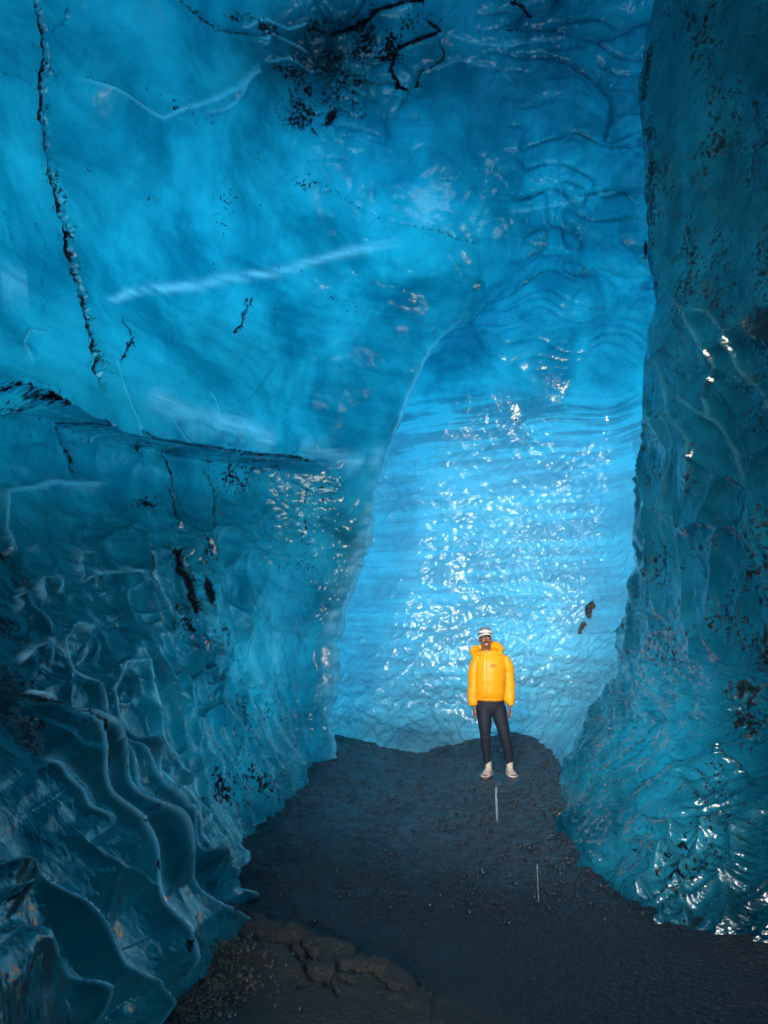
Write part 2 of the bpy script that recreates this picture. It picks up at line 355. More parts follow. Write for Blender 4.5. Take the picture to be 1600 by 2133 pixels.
def ripples(fx_, fv, k, pw=4):                                  # long overlapping melt ripples with sharp crests
    Q = np.stack([G[..., 0] * fx_ + 0.9 * vnoise(G * 0.9, k) , v_ * fv + 1.3 * vnoise(G * np.array([1.6, .8, .8]), k + 1), 0 * v_ + k], -1)
    n_ = vnoise(Q, k + 2); return (1 - np.abs(n_)) ** pw, n_
ra, na = ripples(1.0, 2.0, 700); rb, nb = ripples(2.1, 4.6, 710)
rc_, nc_ = ripples(3.0, 3.4, 740)
disp += near * (ceil_r + 0.5 * mL * sstep(420, 560, px) * sstep(1000, 800, py)) * 0.050 * rc_ * sstep(-0.5, 0.1, vnoise(G * 0.7 + 4, 745))
disp += near * ceil_r * (0.130 * ra * (0.45 + 0.55 * sstep(-.05, .05, na)) + 0.085 * rb * sstep(-0.7, 0.0, vnoise(G * 0.8, 720)))
disp += 0.060 * rb * near * mB * sstep(420, 560, py) * sstep(820, 700, py)
disp += 0.060 * crest2 * near * np.clip(ceil_r * 0.5 + low_left * 1.5 * sstep(150, 330, px) * sstep(1650, 1500, py) * sstep(620, 480, px) + 0.5 * low_left + mR * sstep(560, 700, py) * sstep(1450, 1300, py) * 1.5 + 0.05, 0, 2.2)
dim = mB * sstep(860, 960, py) * (1 - 0.55 * sstep(1430, 1520, py)) * (0.35 + 0.65 * sstep(-0.5, 0.2, vnoise(G * 0.9 + 9, 77)))
disp += 0.066 * crest3 * near * np.clip(dim + 0.25 * ceil_r + 0.10 + 0.08 * mR * sstep(1200, 1400, py) - 0.08 * low_left + 0.85 * low_left * sstep(20, 80, px) * sstep(520, 420, px) * sstep(1520, 1400, py) * sstep(1000, 1060, py), 0, 1)
u1, u2, ucid = cups(G, 9.5, (0.9, 0.8, 1.2), 0, 95, 0.5)
disp += 0.022 * np.clip(u1 / (u2 + 1e-6), 0, 1) ** 2 * np.clip(dim * 1.1 + 0.15 * mR * sstep(1250, 1500, py) , 0, 1)
print('cups', time.time() - T0)

lump_ = mL * blob(px, py, 650, 1060, 110, 130)
disp += lump_ * (0.05 * crest3 + 0.02 * np.clip(u1 / (u2 + 1e-6), 0, 1) ** 2 + 0.02 * fbm(G * 7, 3, 760)) - 0.04 * lump_
# --- ridges and grooves
G0 = G; G = G + N0 * disp[..., None]; broad = disp; disp = np.zeros_like(broad); px, py = w2pix(G)
crest = np.zeros_like(broad); band = crest.copy()
RIDGES = [  # points, height m, half width px, sharpness
 ([(20,1400),(60,1465),(87,1513),(131,1587),(175,1697),(227,1797),(280,1880),(324,1959),(337,2025),(352,2062)], .13, 26),
 ([(60,1440),(131,1544),(184,1609),(227,1675),(262,1745),(306,1806),(350,1872),(394,1937),(459,1994),(484,2042)], .20, 34),
 ([(190,1480),(210,1535),(245,1609),(280,1666),(324,1727),(385,1776)], .09, 18),
 ([(200,1460),(227,1535),(306,1644),(363,1719),(402,1797),(424,1841)], .11, 18),
 ([(402,1797),(450,1835),(480,1866),(514,1891)], .16, 20),
 ([(280,1540),(297,1579),(315,1644),(380,1701),(420,1771),(437,1841)], .12, 18),
 ([(235,1290),(180,1290),(145,1330),(166,1394),(200,1430),(219,1494),(210,1535)], .10, 16),
 ([(330,1375),(267,1376),(232,1437),(254,1503),(284,1551),(302,1590),(340,1640),(372,1695)], .11, 16),
 ([(335,1340),(311,1350),(315,1420),(341,1490),(345,1547),(363,1608),(400,1625),(413,1691),(430,1740)], .11, 16),
 ([(345,1600),(342,1640),(360,1660),(400,1700)], .05, 10),
 ([(-40,1810),(0,1815),(35,1824),(70,1850),(131,1911),(184,1981),(227,2038),(280,2069),(304,2112),(310,2160)], .13, 24),
 ([(-20,1870),(0,1885),(13,1959),(52,2007),(109,2060),(166,2104),(175,2160)], .14, 26),
 ([(60,1600),(105,1650),(140,1700),(180,1760)], .06, 16),
 ([(75,1260),(60,1225),(85,1218),(105,1260),(130,1310)], .07, 14),
 ([(118,1250),(125,1180),(160,1180),(160,1215)], .07, 12),
 ([(205,1190),(210,1120),(245,1120)], .06, 12),
 ([(205,1190),(240,1170),(330,1165),(345,1195)], .05, 12),
 ([(60,1370),(90,1335),(120,1330),(120,1375)], .06, 12),
 ([(70,1130),(60,1070),(80,1010),(180,1000),(300,1000)], .06, 14),
 ([(360,1100),(360,1180),(385,1260),(420,1290)], .05, 12),
 ([(1400,610),(1440,680),(1480,740),(1495,770),(1470,830),(1490,880)], .09, 15),
 ([(1372,740),(1392,830),(1410,870),(1438,920),(1440,1000),(1420,1060)], .09, 14),
 ([(1410,820),(1450,850),(1500,880),(1540,940),(1555,1010)], .08, 15),
 ([(1500,690),(1540,760),(1600,830),(1640,900)], .08, 16),
 ([(1430,640),(1470,650),(1510,690),(1515,730)], .05, 12),
 ([(1365,860),(1400,880),(1405,960),(1380,1050),(1385,1150)], .06, 10),
 ([(1420,1720),(1394,1795),(1335,1897)], .13, 26),
 ([(1507,1723),(1462,1785),(1421,1860),(1440,1950)], .12, 26),
 ([(1590,1680),(1548,1744),(1520,1850),(1530,1960)], .10, 26),
 ([(1290,1600),(1285,1700),(1275,1790),(1240,1812)], .06, 20),
 ([(1215,1560),(1195,1660),(1180,1730)], .06, 12),
 ([(1330,1400),(1310,1440),(1290,1500),(1285,1530)], .10, 12),
 ([(1365,1380),(1345,1440),(1330,1490)], .08, 12),
 ([(1440,1430),(1400,1500),(1420,1620),(1470,1680)], .07, 20),
 ([(455,1560),(480,1660),(505,1760),(512,1830)], .06, 20),
 ([(160,160),(330,250),(480,180),(520,130)], .06, 40),
 ([(400,240),(470,210),(500,150),(540,130)], .07, 20),
 ([(545,100),(560,70),(620,95),(640,110)], .08, 14),
 ([(545,130),(600,120),(650,150),(680,140)], .07, 12),
 ([(500,60),(550,40),(600,60),(640,40)], .06, 14),
 ([(880,150),(960,125),(1040,140),(1070,170)], .05, 14),
 ([(930,70),(985,85),(1050,95),(1180,75)], .05, 14),
 ([(1060,440),(1130,430),(1230,410),(1290,400)], .05, 14),
 ([(60,760),(40,720),(55,690),(100,700)], .04, 12),
 ([(240,740),(250,800),(275,880),(280,940)], .04, 12),
 ([(350,830),(350,870),(370,910),(400,940)], .04, 12),
 ([(435,810),(450,860),(500,870),(510,930)], .05, 10),
]
lineL = mL + 0 * px
rj = 3.0 * vnoise(np.stack([px / 45, py / 45, 0 * px], -1), 201) 
for pts, h, wd in RIDGES:
    xs = [p[0] for p in pts]; ys = [p[1] for p in pts]
    sel = front & (px > min(xs) - 5 * wd) & (px < max(xs) + 5 * wd) & (py > min(ys) - 5 * wd) & (py < max(ys) + 5 * wd)
    sel &= (isR if xs[0] > 1340 or (xs[0] > 1200 and ys[0] > 1390) else (~isR))
    if xs[0] < 700: sel &= isL
    if not sel.any(): continue
    d, t, sd_ = polyd(px[sel] + rj[sel], py[sel] + rj[sel], pts)
    taper = sstep(-0.02, 0.12, t) * sstep(1.02, 0.9, t)
    asym = np.where(sd_ > 0, 2.2, 0.32)
    hh = (h / 0.10) * np.where(isR[sel], 1.1, 1.6) * wd * np.clip(G[..., 1][sel], 2, 9) / F
    disp[sel] += hh * np.exp(-np.maximum(d - 1.0, 0) / (wd * asym)) * taper * (0.8 + 0.25 * np.sin(t * 17 + h * 90))
    band[sel] = np.maximum(band[sel], np.where(sd_ < 0, np.exp(-(d / (0.75 * wd)) ** 2), np.exp(-(d / 3) ** 2)) * taper)
    crest[sel] = np.maximum(crest[sel], np.exp(-(d / (1.6 + 0.07 * wd)) ** 2) * taper)
# ledge under the big overhang
LEDGE = [(-600,720),(-200,760),(0,800),(90,822),(200,880),(300,912),(400,930),(520,948),(640,956),(740,972),(800,985)]
ly = np.interp(px, [p[0] for p in LEDGE], [p[1] for p in LEDGE]) + 5 * vnoise(np.stack([px / 40, 0 * px, 0 * px], -1), 203)
below = py - ly
ledge_on = mL * sstep(740, 560, px)
disp -= 0.55 * ledge_on * sstep(-3, 26, below) * np.exp(-np.maximum(below, 0) / 260)
disp += 0.10 * ledge_on * np.exp(-np.abs(np.minimum(below, 0)) / 60) * (below < 0)
# flutes running down to the floor at the foot of the walls
sarc = np.cumsum(np.linalg.norm(np.diff(G[:, :, :2], axis=1, prepend=G[:, :1, :2]), axis=-1), axis=1)
flute = np.abs(vnoise(np.stack([sarc * 5.0 + 0.8 * G[..., 2], G[..., 2] * 0.7, 0 * sarc], -1), 121))
flute2 = np.abs(vnoise(np.stack([sarc * 14.0 + 1.6 * G[..., 2], G[..., 2] * 1.6, 0 * sarc], -1), 125))
foot = sstep(2.0, 0.3, G[..., 2]) * np.clip(mR + mL * sstep(2.3, 3.2, CI) + 0.4 * mB, 0, 1)
disp += foot * near * (0.08 * (1 - flute) ** 2 + 0.03 * (1 - flute2) ** 2 - 0.05)
disp += 0.02 * (1 - flute2) ** 2 * mL * sstep(3.0, 4.0, CI) * sstep(1000, 1200, py)
# silhouette edges get their own lumpy lip
for cc in (6.0, 13.0):
    e = np.exp(-((CI - cc) / 0.3) ** 2)
    disp += e * 0.07 * fbm(np.stack([G[..., 2] * 3.2, G[..., 2] * 0 + cc, G[..., 1] * 2], -1), 3, 130)
disp += 0.012 * fbm(G * 6.0, 3, 140) * (0.25 + 0.75 * mR * sstep(1500, 1300, py)) * near
# cracks
CRACKS = [ # points, half-width px, depth
 ([(60,-60),(85,40),(95,120),(90,200),(95,290),(108,350),(120,420),(140,480),(150,530),(165,590),(176,640),(192,700),(203,770),(210,840)], 5.5, .08, .9),
 ([(0,150),(40,160),(85,185)], 3.0, .02, .55),
 ([(150,10),(140,40),(105,70)], 4.0, .03, .6),
 ([(12,430),(20,480),(32,530)], 1.6, .01, .6),
 ([(66,450),(90,500),(92,580),(88,680)], 1.6, .01, .55),
 ([(252,655),(262,675),(276,700),(262,730),(245,760)], 2.4, .015, .8),
 ([(465,330),(445,420),(437,500)], 1.4, .01, .5),
 ([(620,475),(610,520),(585,560)], 1.6, .01, .5),
 ([(520,610),(515,650),(500,682),(488,696)], 3.0, .015, .75),
 ([(575,620),(575,660),(572,680)], 2.0, .01, .6),
 ([(370,640),(350,720),(347,760)], 1.2, .01, .45),
 ([(600,370),(660,395),(740,425),(800,458),(900,478),(1000,510),(1080,545)], 3.0, .015, .52),
 ([(555,80),(450,60),(400,20),(370,-20)], 5.0, .04, .6),
 ([(660,80),(740,60),(790,20),(860,0),(930,5),(975,30)], 8.0, .05, .8),
 ([(885,30),(915,65),(880,80),(830,100),(815,140),(830,185),(865,190)], 6.0, .05, .85),
 ([(925,75),(925,120),(880,155),(865,190)], 3.5, .03, .75),
 ([(1060,5),(1095,15),(1103,40)], 5.0, .03, .9),
 ([(1050,65),(1085,63)], 3.0, .02, .8),
 ([(-20,800),(40,808),(95,826),(140,850)], 4.0, .03, .7),
 ([(95,830),(88,860),(80,890)], 3.0, .03, .7),
 ([(205,860),(225,930),(235,1000)], 6.0, .04, .6),
 ([(270,885),(330,915),(400,925),(520,945),(600,950),(680,965)], 5.0, .04, .66),
 ([(410,940),(418,1000),(425,1080)], 3.0, .02, .75),
 ([(490,960),(500,1060),(500,1110)], 2.0, .02, .7),
 ([(660,1070),(645,1130),(660,1140)], 2.2, .01, .75),
 ([(360,1100),(355,1170),(375,1220)], 4.0, .03, .7),
 ([(415,1110),(420,1160),(440,1215),(450,1280)], 11.0, .05, .9),
 ([(30,1080),(70,1150),(110,1210)], 5.0, .04, .7),
 ([(870,650),(850,600),(838,615)], 1.6, .01, .5),
 ([(905,700),(870,650)], 1.8, .01, .6),
 ([(1035,800),(1020,850),(1018,880)], 1.5, .01, .45),
 ([(1290,960),(1330,830),(1310,780),(1240,720)], 1.5, .01, .3),
 ([(1325,1600),(1325,1680),(1320,1760)], 2.2, .015, .5),
 ([(1430,1590),(1470,1620),(1510,1680)], 2.4, .02, .55),
 ([(1485,1540),(1530,1590),(1570,1640)], 4.0, .03, .6),
 ([(215,1600),(240,1680),(280,1740),(340,1800)], 5.0, .03, .62),
 ([(0,1380),(60,1480),(130,1560),(180,1640)], 8.0, .04, .7),
]
grime = np.zeros(G.shape[:2]); ash = grime.copy(); frost_light = grime.copy()
jx = px + 6 * vnoise(np.stack([px / 22, py / 22, 0 * px], -1), 205) + 3 * vnoise(np.stack([px / 8, py / 8, 0 * px], -1), 206)
for pts, wd, dep, dk in CRACKS:
    xs = [p[0] for p in pts]; ys = [p[1] for p in pts]
    sel = front & (px > min(xs) - 60) & (px < max(xs) + 60) & (py > min(ys) - 60) & (py < max(ys) + 60)
    sel &= ((~isR) if xs[0] < 1300 else isR) if xs[0] < 1290 or ys[0] > 1500 else isB
    if xs[0] < 700: sel &= isL
    if not sel.any(): continue
    d, t, _ = polyd(jx[sel], py[sel], pts)
    tp = sstep(-0.02, 0.1, t) * sstep(1.02, 0.9, t)
    prof = np.exp(-(d / wd) ** 2) * tp
    disp[sel] -= dep * prof
    grime[sel] = np.maximum(grime[sel], dk * np.exp(-(d / (wd * 0.95)) ** 2) * tp)
    ash[sel] = np.maximum(ash[sel], 0.55 * dk * np.exp(-(d / (wd * 3.0 + 6)) ** 2) * tp)
G2 = G + N0 * disp[..., None]
NN = gnormals(G2) * flip
px, py = w2pix(G2)
print('sculpt', time.time() - T0)

# --- ash, black dirt and pale fracture streaks, with painted highlights among them
for cx, cy, rx, ry, rot, st in [
  (700,170,110,90,20,.95),(770,100,90,70,0,.9),(640,230,70,50,20,.8),(690,60,70,50,0,.7),(850,60,80,50,0,.5),
  (220,180,70,30,30,.45),(90,140,40,80,0,.6),(350,230,120,40,20,.4),(200,340,60,25,-40,.45),(560,320,90,40,10,.45),
  (500,420,60,50,0,.45),(660,390,60,22,20,.55),(460,470,30,60,0,.35),(320,415,20,10,0,.6),(420,560,60,14,-10,.35),
  (600,560,60,12,10,.4),(740,580,50,22,0,.4),(760,640,60,40,0,.3),(700,620,40,20,0,.4),(450,900,40,40,40,.45),
  (490,1010,60,110,0,.6),(560,1060,60,100,0,.45),(620,1180,60,70,0,.4),(650,1030,60,50,0,.5),(300,1050,60,20,0,.7),(430,1180,35,90,0,.6),
  (400,1290,70,70,0,.62),(460,1340,60,120,0,.55),(500,1480,50,120,0,.5),(560,1500,60,100,0,.4),(480,1650,70,80,0,.75),
  (560,1640,60,60,0,.6),(400,1600,20,60,0,.3),(280,1750,40,90,30,.55),(420,1960,50,50,0,.6),(240,1780,40,60,40,.5),
  (20,1430,70,90,0,.9),(60,1500,60,40,30,.7),(330,1700,40,50,30,.6),(10,1300,30,60,0,.8),
  (1400,120,60,150,0,.62),(1450,60,100,80,0,.6),(1560,150,100,160,0,.5),(1480,300,100,110,0,.55),(1410,300,50,120,0,.62),
  (1560,400,80,150,0,.5),(1420,470,50,70,0,.72),(1480,520,90,80,0,.66),(1440,600,70,50,0,.85),(1580,560,60,80,0,.6),
  (1500,640,70,50,0,.7),(1400,720,30,60,0,.5),(1430,1000,40,160,0,.3),(1480,1150,90,200,0,.52),(1390,1150,25,160,0,.5),
  (1560,1200,60,200,0,.55),(1420,1380,70,90,0,.5),(1550,1480,60,100,0,.7),(1500,1700,90,120,0,.5),(1420,1800,80,100,0,.55),
  (1400,1900,80,60,0,.6),(1560,1900,90,80,0,.5),(1500,1600,50,50,0,.45),(1330,1600,70,60,0,.28),(1330,1730,30,60,0,.35),
  (1090,875,110,10,-6,.4),(1040,670,260,60,0,.16)]:
    right = cx > 1375 or (cx > 1300 and cy > 1500)
    ash = np.maximum(ash, st * blob(px, py, cx, cy, rx, ry, rot) * (mR if right else (mL if cx < 700 else 1 - mR)) * front)
ash = np.maximum(ash, 0.36 * mR * front * sstep(1500, 1350, py) + 0.08 * mR)
for cx, cy, rx, ry, rot, st in [(625,245,60,34,-15,.62),(600,150,60,22,20,.62),(690,130,50,60,30,.62),(560,60,50,30,20,.6),(500,35,60,20,0,.55),(660,60,50,40,0,.55),
  (690,245,14,34,30,.8),(745,170,60,24,20,.6),(10,1450,40,90,0,.75),(60,1540,30,70,-30,.62),(437,1230,12,42,-15,.95),(300,1050,30,8,0,.6),(520,975,60,10,5,.5),
  (1600,680,70,60,0,.8),(1560,1440,80,40,0,.62),(1600,1350,40,90,0,.6),(330,1800,16,20,-40,.6),(1345,520,6,30,0,.8)]:
    right = cx > 1375
    grime = np.maximum(grime, st * blob(px, py, cx, cy, rx, ry, rot) * (mR if right else (mL if cx < 700 else 1 - mR)) * front)
ash = np.maximum(ash, 0.52 * ledge_on * front * sstep(0, 10, below) * np.exp(-np.maximum(below - 20, 0) / 50))  # ash band under the ledge that also paints its shadow
# dark rim of dirt along the edge of the right wall
rim = np.exp(-((CI - 13.08) / 0.13) ** 2) * sstep(800, 560, py) * (0.55 + 0.35 * vnoise(G * 2.5, 301)) * front
grime = np.maximum(grime, rim)
ash = np.maximum(ash, 0.8 * np.exp(-((CI - 13.3) / 0.25) ** 2) * sstep(760, 620, py) * front)
for pts, wd, st in [([(205,630),(300,605),(430,590),(520,575),(620,555),(740,520),(860,500)], 10, .55),
                    ([(300,820),(400,870),(500,895),(580,930)], 20, .7), ([(620,930),(700,945),(760,975)], 18, .4),
                    ([(360,860),(500,890)], 10, .5), ([(0,590),(60,585)], 40, .25),
                    ([(800,900),(780,1000),(770,1080),(740,1180),(692,1300),(684,1420),(690,1540)], 14, .45)]:
    d, t, _ = polyd(px, py + 5 * vnoise(G * 3, 303), pts)
    frost_light = np.maximum(frost_light, 1.35 * st * np.exp(-(d / wd) ** 2) * (1 - mR) * mL * front * np.clip(0.7 + 1.3 * fbm(np.stack([G[..., 0] * 1.6, G[..., 1], G[..., 2] * 13 - G[..., 0] * 3.2], -1), 4, 305), 0, 1.3) * sstep(-0.01, 0.1, t) * sstep(1.0, 0.9, t))
frost_light = np.maximum(frost_light, 0.55 * np.exp(-((CI - 5.97) / 0.10) ** 2) * sstep(620, 760, py) * front)
frost_light = np.maximum(frost_light, 0.60 * mB * sstep(1200, 700, px) * np.exp(-((py - 990) / 90) ** 2))  # light from the left passage painted onto the back wall
frost_light = np.maximum(frost_light, 0.50 * mB * sstep(780, 1000, py))
strata = mB * (0.08 + 0.6 * sstep(780, 880, py)) + 0.12 * mL * sstep(400, 700, py) + 0.03 * mL
strata = strata + 0.9 * mB * np.exp(-((py - 890 + 0.06 * (px - 1100)) / 45) ** 2)
gloss = np.clip(0.25 + 0.75 * dim + 0.3 * foot + 0.15 * ceil_r + 0.2 * mR * sstep(1300, 1600, py), 0, 1)
# light and dark painted as translucency: bright middle, dark right and low left
glow = (0.80 * mL * (0.35 + 0.65 * sstep(1150, 860, py)) + 0.80 * mB + 0.19 * mR)
glow = glow * (1 - 0.55 * low_left * sstep(560, 200, px) * sstep(900, 1500, py))
glow = glow * (1 - 0.90 * blob(px, py, 670, 110, 200, 150) * (1 - mR))
glow = glow * (1 - 0.35 * blob(px, py, 1100, 60, 300, 220) * (1 - mR))
glow = glow * (0.9 + 0.2 * fbm(G * 0.8, 3, 310))
glow = glow * (1 - 0.30 * (1 - mR) * sstep(420, 60, py)) * (1 - 0.22 * mB * sstep(700, 300, py))
glow = glow + 0.30 * mL * blob(px, py, 600, 1330, 120, 260) + 0.12 * mL * blob(px, py, 350, 620, 420, 190)
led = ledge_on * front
glow = glow * (1 - 0.45 * led * sstep(-4, 10, below) * np.exp(-np.maximum(below, 0) / 90)) + 0.10 * led * sstep(10, -10, below) * np.exp(np.minimum(below, 0) / 90)  # ledge shadow and the glow above it painted in
glow = glow * (1 - 0.55 * mR * sstep(1420, 1560, px) * sstep(1300, 900, py)) * (1 - 0.35 * mR * sstep(900, 300, py))
glow = glow + 0.30 * mL * blob(px, py, 500, 1480, 150, 240) + 0.30 * (1 - mR) * (CI < 6.3) * blob(px, py, 800, 720, 170, 240)  # bright glows painted low on the left and at the bulge
glow = glow * (1 - 0.70 * mL * sstep(300, -40, px) * sstep(800, 1250, py)) * (1 - 0.30 * mB * sstep(520, 200, py))
glow = np.clip(glow, 0.02, 0.97)
glow = glow + 0.22 * crest * (0.1 + 0.9 * mL) ; frost_light = np.maximum(frost_light, 0.34 * crest * (1 - 0.9 * mR)); frost_light = np.maximum(frost_light, 0.80 * band * low_left * sstep(-0.35, 0.5, fbm(G * 5, 3, 333)))  # rib crests and bands painted brighter as highlights
# paleness of the ice, with lit and shaded areas painted in
brightness = mL * (0.85 - 0.48 * sstep(900, 1250, py) * sstep(620, 330, px) - 0.25 * sstep(950, 1100, py)) + 1.65 * mB * (0.6 + 0.4 * sstep(600, 950, py)) + mR * (0.17 + 0.80 * blob(px, py, 1340, 1640, 190, 240))
brightness = brightness * (1 - 0.8 * blob(px, py, 670, 110, 200, 150) * (1 - mR))
glow = glow + 0.55 * mR * blob(px, py, 1330, 1600, 150, 220)
brightness = brightness * (1 - 0.5 * ledge_on * sstep(-4, 10, below) * np.exp(-np.maximum(below, 0) / 90)) + 0.5 * crest * (1 - 0.8 * mR) + 0.6 * mL * blob(px, py, 600, 1330, 120, 260) + 0.6 * (CI < 6.3) * blob(px, py, 800, 720, 170, 240)  # ledge shadow, bright crests and glows painted into the tone
brightness = brightness + 0.35 * mL * blob(px, py, 500, 1500, 150, 240)
brightness = brightness * (1 - 0.6 * mL * sstep(300, -40, px) * sstep(800, 1250, py)) * (1 - 0.4 * mR * sstep(1420, 1580, px))
ATT = dict(brightness=brightness, glow=glow, ash=ash, grime=grime, frost_light=frost_light, strata=strata, gloss=gloss)

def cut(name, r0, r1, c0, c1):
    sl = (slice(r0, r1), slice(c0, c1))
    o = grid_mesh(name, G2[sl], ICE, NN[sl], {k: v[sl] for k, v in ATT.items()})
    return tag(o, kind='structure')
cL = int(np.searchsorted(cdens - 2, 7.0)); cR = int(np.searchsorted(cdens - 2, 12.4)); rC = int(np.searchsorted(rdens - 2, 5.0))
nR, nC = G2.shape[:2]
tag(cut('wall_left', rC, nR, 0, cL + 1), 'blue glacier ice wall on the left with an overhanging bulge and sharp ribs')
tag(cut('wall_back', rC, nR, cL, cR + 1), 'bright dimpled blue ice wall behind the person')
tag(cut('wall_right', rC, nR, cR, nC), 'dark teal ice wall on the right speckled with black ash')
tag(cut('ceiling', 0, rC + 1, 0, nC), 'scalloped blue ice ceiling with black dirt frozen in it')
print('walls', time.time() - T0)

# ------------------------------------------------------------------ floor of black gravel, with a bank of cracked soil in front on the left
def floor_h(X, Y, detail=True):
    P = np.stack([X, Y, 0 * X], -1)
    z = 0.03 * fbm(P * 0.8, 3, 400)
    z = z + 0.22 * np.exp(-((X - 2.3) / 0.9) ** 2 - ((Y - 11.2) / 1.0) ** 2) * 1.0
    z = z + 0.10 * np.exp(-((X + 0.8) / 0.6) ** 2 - ((Y - 10.5) / 1.2) ** 2)
    z = z + 0.06 * sstep(1.0, 2.4, X) * sstep(6.5, 4.5, Y)
    fade = np.exp(-((X - 1.29) ** 2 + (Y - 8.5) ** 2) / 0.35)
    z = z * (1 - fade)
    if detail:
        a, b, c = worley(P * np.array([9, 9, 1.0]) + 0.3 * np.stack([vnoise(P * 4, 410), vnoise(P * 4, 411), 0 * X], -1), 420)
        st = np.sqrt(a)
        far = sstep(3.9, 5.0, Y)
        z = z + (0.020 * (1 - st) * (0.4 + c) + 0.012 * fbm(P * 14, 3, 430) + 0.045 * fbm(P * 2.6, 3, 440)) * (0.35 + 0.65 * far) * (1 - 0.5 * fade)
    return z
nx, ny = 620, 760
yy = 1.2 + (14.5 - 1.2) * np.linspace(0, 1, ny) ** 1.5
xx = np.linspace(-1, 1, nx)
Yg = np.repeat(yy[:, None], nx, 1); Xg = xx[None, :] * (2.0 + 0.42 * yy[:, None]) + 0.2
Zg = floor_h(Xg, Yg)
FP = np.stack([Xg, Yg, Zg], -1); fx, fy = w2pix(FP)
# soil bank: edge runs from the ice rib on the left down to the lower right
edge = np.interp(fx, [300, 345, 380, 440, 520, 620, 740, 860, 980, 1100, 1250], [1770, 1795, 1835, 1860, 1896, 1925, 1975, 2020, 2070, 2120, 2200])
edge = edge + 8 * vnoise(np.stack([fx / 50, 0 * fx, 0 * fx], -1), 450)
soil = sstep(-14, 30, fy - edge) * sstep(1300, 850, fx + 60 * vnoise(FP * 2.5, 470))
bank = 0.10 * sstep(-10, 60, fy - edge) * sstep(1150, 700, fx)
SC = [([(480,1925),(520,1955),(560,1950),(620,1975),(680,2000),(720,2010),(760,2040),(850,2060),(900,2110)], 6),
      ([(440,2010),(520,1998),(560,2010),(620,2015),(650,2050),(700,2065)], 9),
      ([(600,2015),(620,2050),(650,2090),(720,2130)], 4), ([(700,2065),(780,2080),(850,2120)], 4),
      ([(560,1950),(600,1945),(650,1975),(740,1985)], 4), ([(620,2110),(700,2090),(740,2100)], 3)]
jx2 = fx + 9 * vnoise(np.stack([fx / 16, fy / 12, 0 * fx], -1), 460); jy2 = fy + 7 * vnoise(np.stack([fx / 14, fy / 12, 0 * fx + 3], -1), 461)
crk = np.zeros_like(fx)
for pts, wd in SC:
    d, t, _ = polyd(jx2, jy2, pts); crk = np.maximum(crk, np.exp(-(d / wd) ** 2) * sstep(0, .08, t) * sstep(1, .9, t))
step_ = np.zeros_like(fx)
for pts, wd in SC[:2]:
    ly2 = np.interp(jx2, [p[0] for p in pts], [p[1] for p in pts]); on = (fx > pts[0][0]) & (fx < pts[-1][0])
    step_ += 0.03 * np.exp(-np.abs(fy - ly2) / 40) * (jy2 > ly2) * on
Zg = Zg + bank + 0.015 * fbm(FP * 9, 4, 465) * soil - 0.10 * crk * soil + 1.6 * step_ * soil
# hollow between the ribs, where coarse pebbles lie
Zg = Zg - 0.10 * blob(fx, fy, 400, 2110, 130, 60)
wet = 0.25 + 0.75 * sstep(4.6, 6.5, Yg + 0.6 * Xg); wet = wet * (1 - soil * 0.8)  # far floor wetter, and painted paler as if lit
FP = np.stack([Xg, Yg, Zg], -1)
tag(grid_mesh('cave_floor', FP, GRAVEL, None, dict(soil=soil, wet=wet)), 'black wet gravel floor with a bank of cracked brown soil', kind='structure')
# the floor goes on behind the camera to the mouth
xb = np.linspace(-4, 4.5, 60); yb = np.linspace(-6, 1.25, 60); Xb, Yb = np.meshgrid(xb, yb)
Pb = np.stack([Xb, Yb, -0.03 + 0.03 * vnoise(np.stack([Xb, Yb, 0 * Xb], -1), 470)], -1)
tag(grid_mesh('ground', Pb, GRAVEL, None, dict(soil=0 * Xb, wet=0 * Xb + .3)), 'gravel behind the camera towards the cave mouth', kind='structure')
print('floor', time.time() - T0)
# unseen bank added behind the camera to keep sun off the near floor
xb = np.linspace(-5, 5.5, 80); zb = np.linspace(-0.1, 1, 50); Xb, Zb = np.meshgrid(xb, zb)
Pb = np.stack([Xb, -3.6 - 0.8 * Zb + 0.4 * fbm(np.stack([Xb, 0 * Xb, Zb], -1), 3, 480), Zb * (5.8 - 3.3 * sstep(-3.4, -2.8, Xb) - 0.1 * np.maximum(Xb, 0)) + 0.4 * fbm(np.stack([Xb, 0 * Xb, 0 * Zb], -1) * .6, 3, 481) * Zb * .6], -1)
z0 = 0 * Xb + 0.0
tag(grid_mesh('sun_blocker', Pb, ICE, None, dict(brightness=z0 + .4, glow=z0 + .1, ash=z0 + .4, grime=z0, frost_light=z0, strata=z0, gloss=z0)), 'unseen ice bank added behind the camera to block low sun', kind='structure')
# unseen white plane added all round to bounce light to the ice
bounce_white = plain('bounce_white', (0.8, 0.82, 0.85), 0.8)
xb = np.linspace(-1, 1, 80); Xb, Yb = np.meshgrid(np.sign(xb) * np.abs(xb) ** 3 * 900, np.sign(xb) * np.abs(xb) ** 3 * 900)
Pb = np.stack([Xb, Yb + 4, -0.6 + 0 * Xb], -1)
tag(grid_mesh('bounce_plane', Pb, bounce_white), 'unseen white ground added to bounce light onto the cave', kind='structure')

# surface lookup: the point of the ice seen at a pixel
def on_ice(x, y, mask):
    d = np.where(mask & front, (px - x) ** 2 + (py - y) ** 2, 1e12); i = np.unravel_index(np.argmin(d), d.shape)
    return Vector(G2[i]), Vector(NN[i])

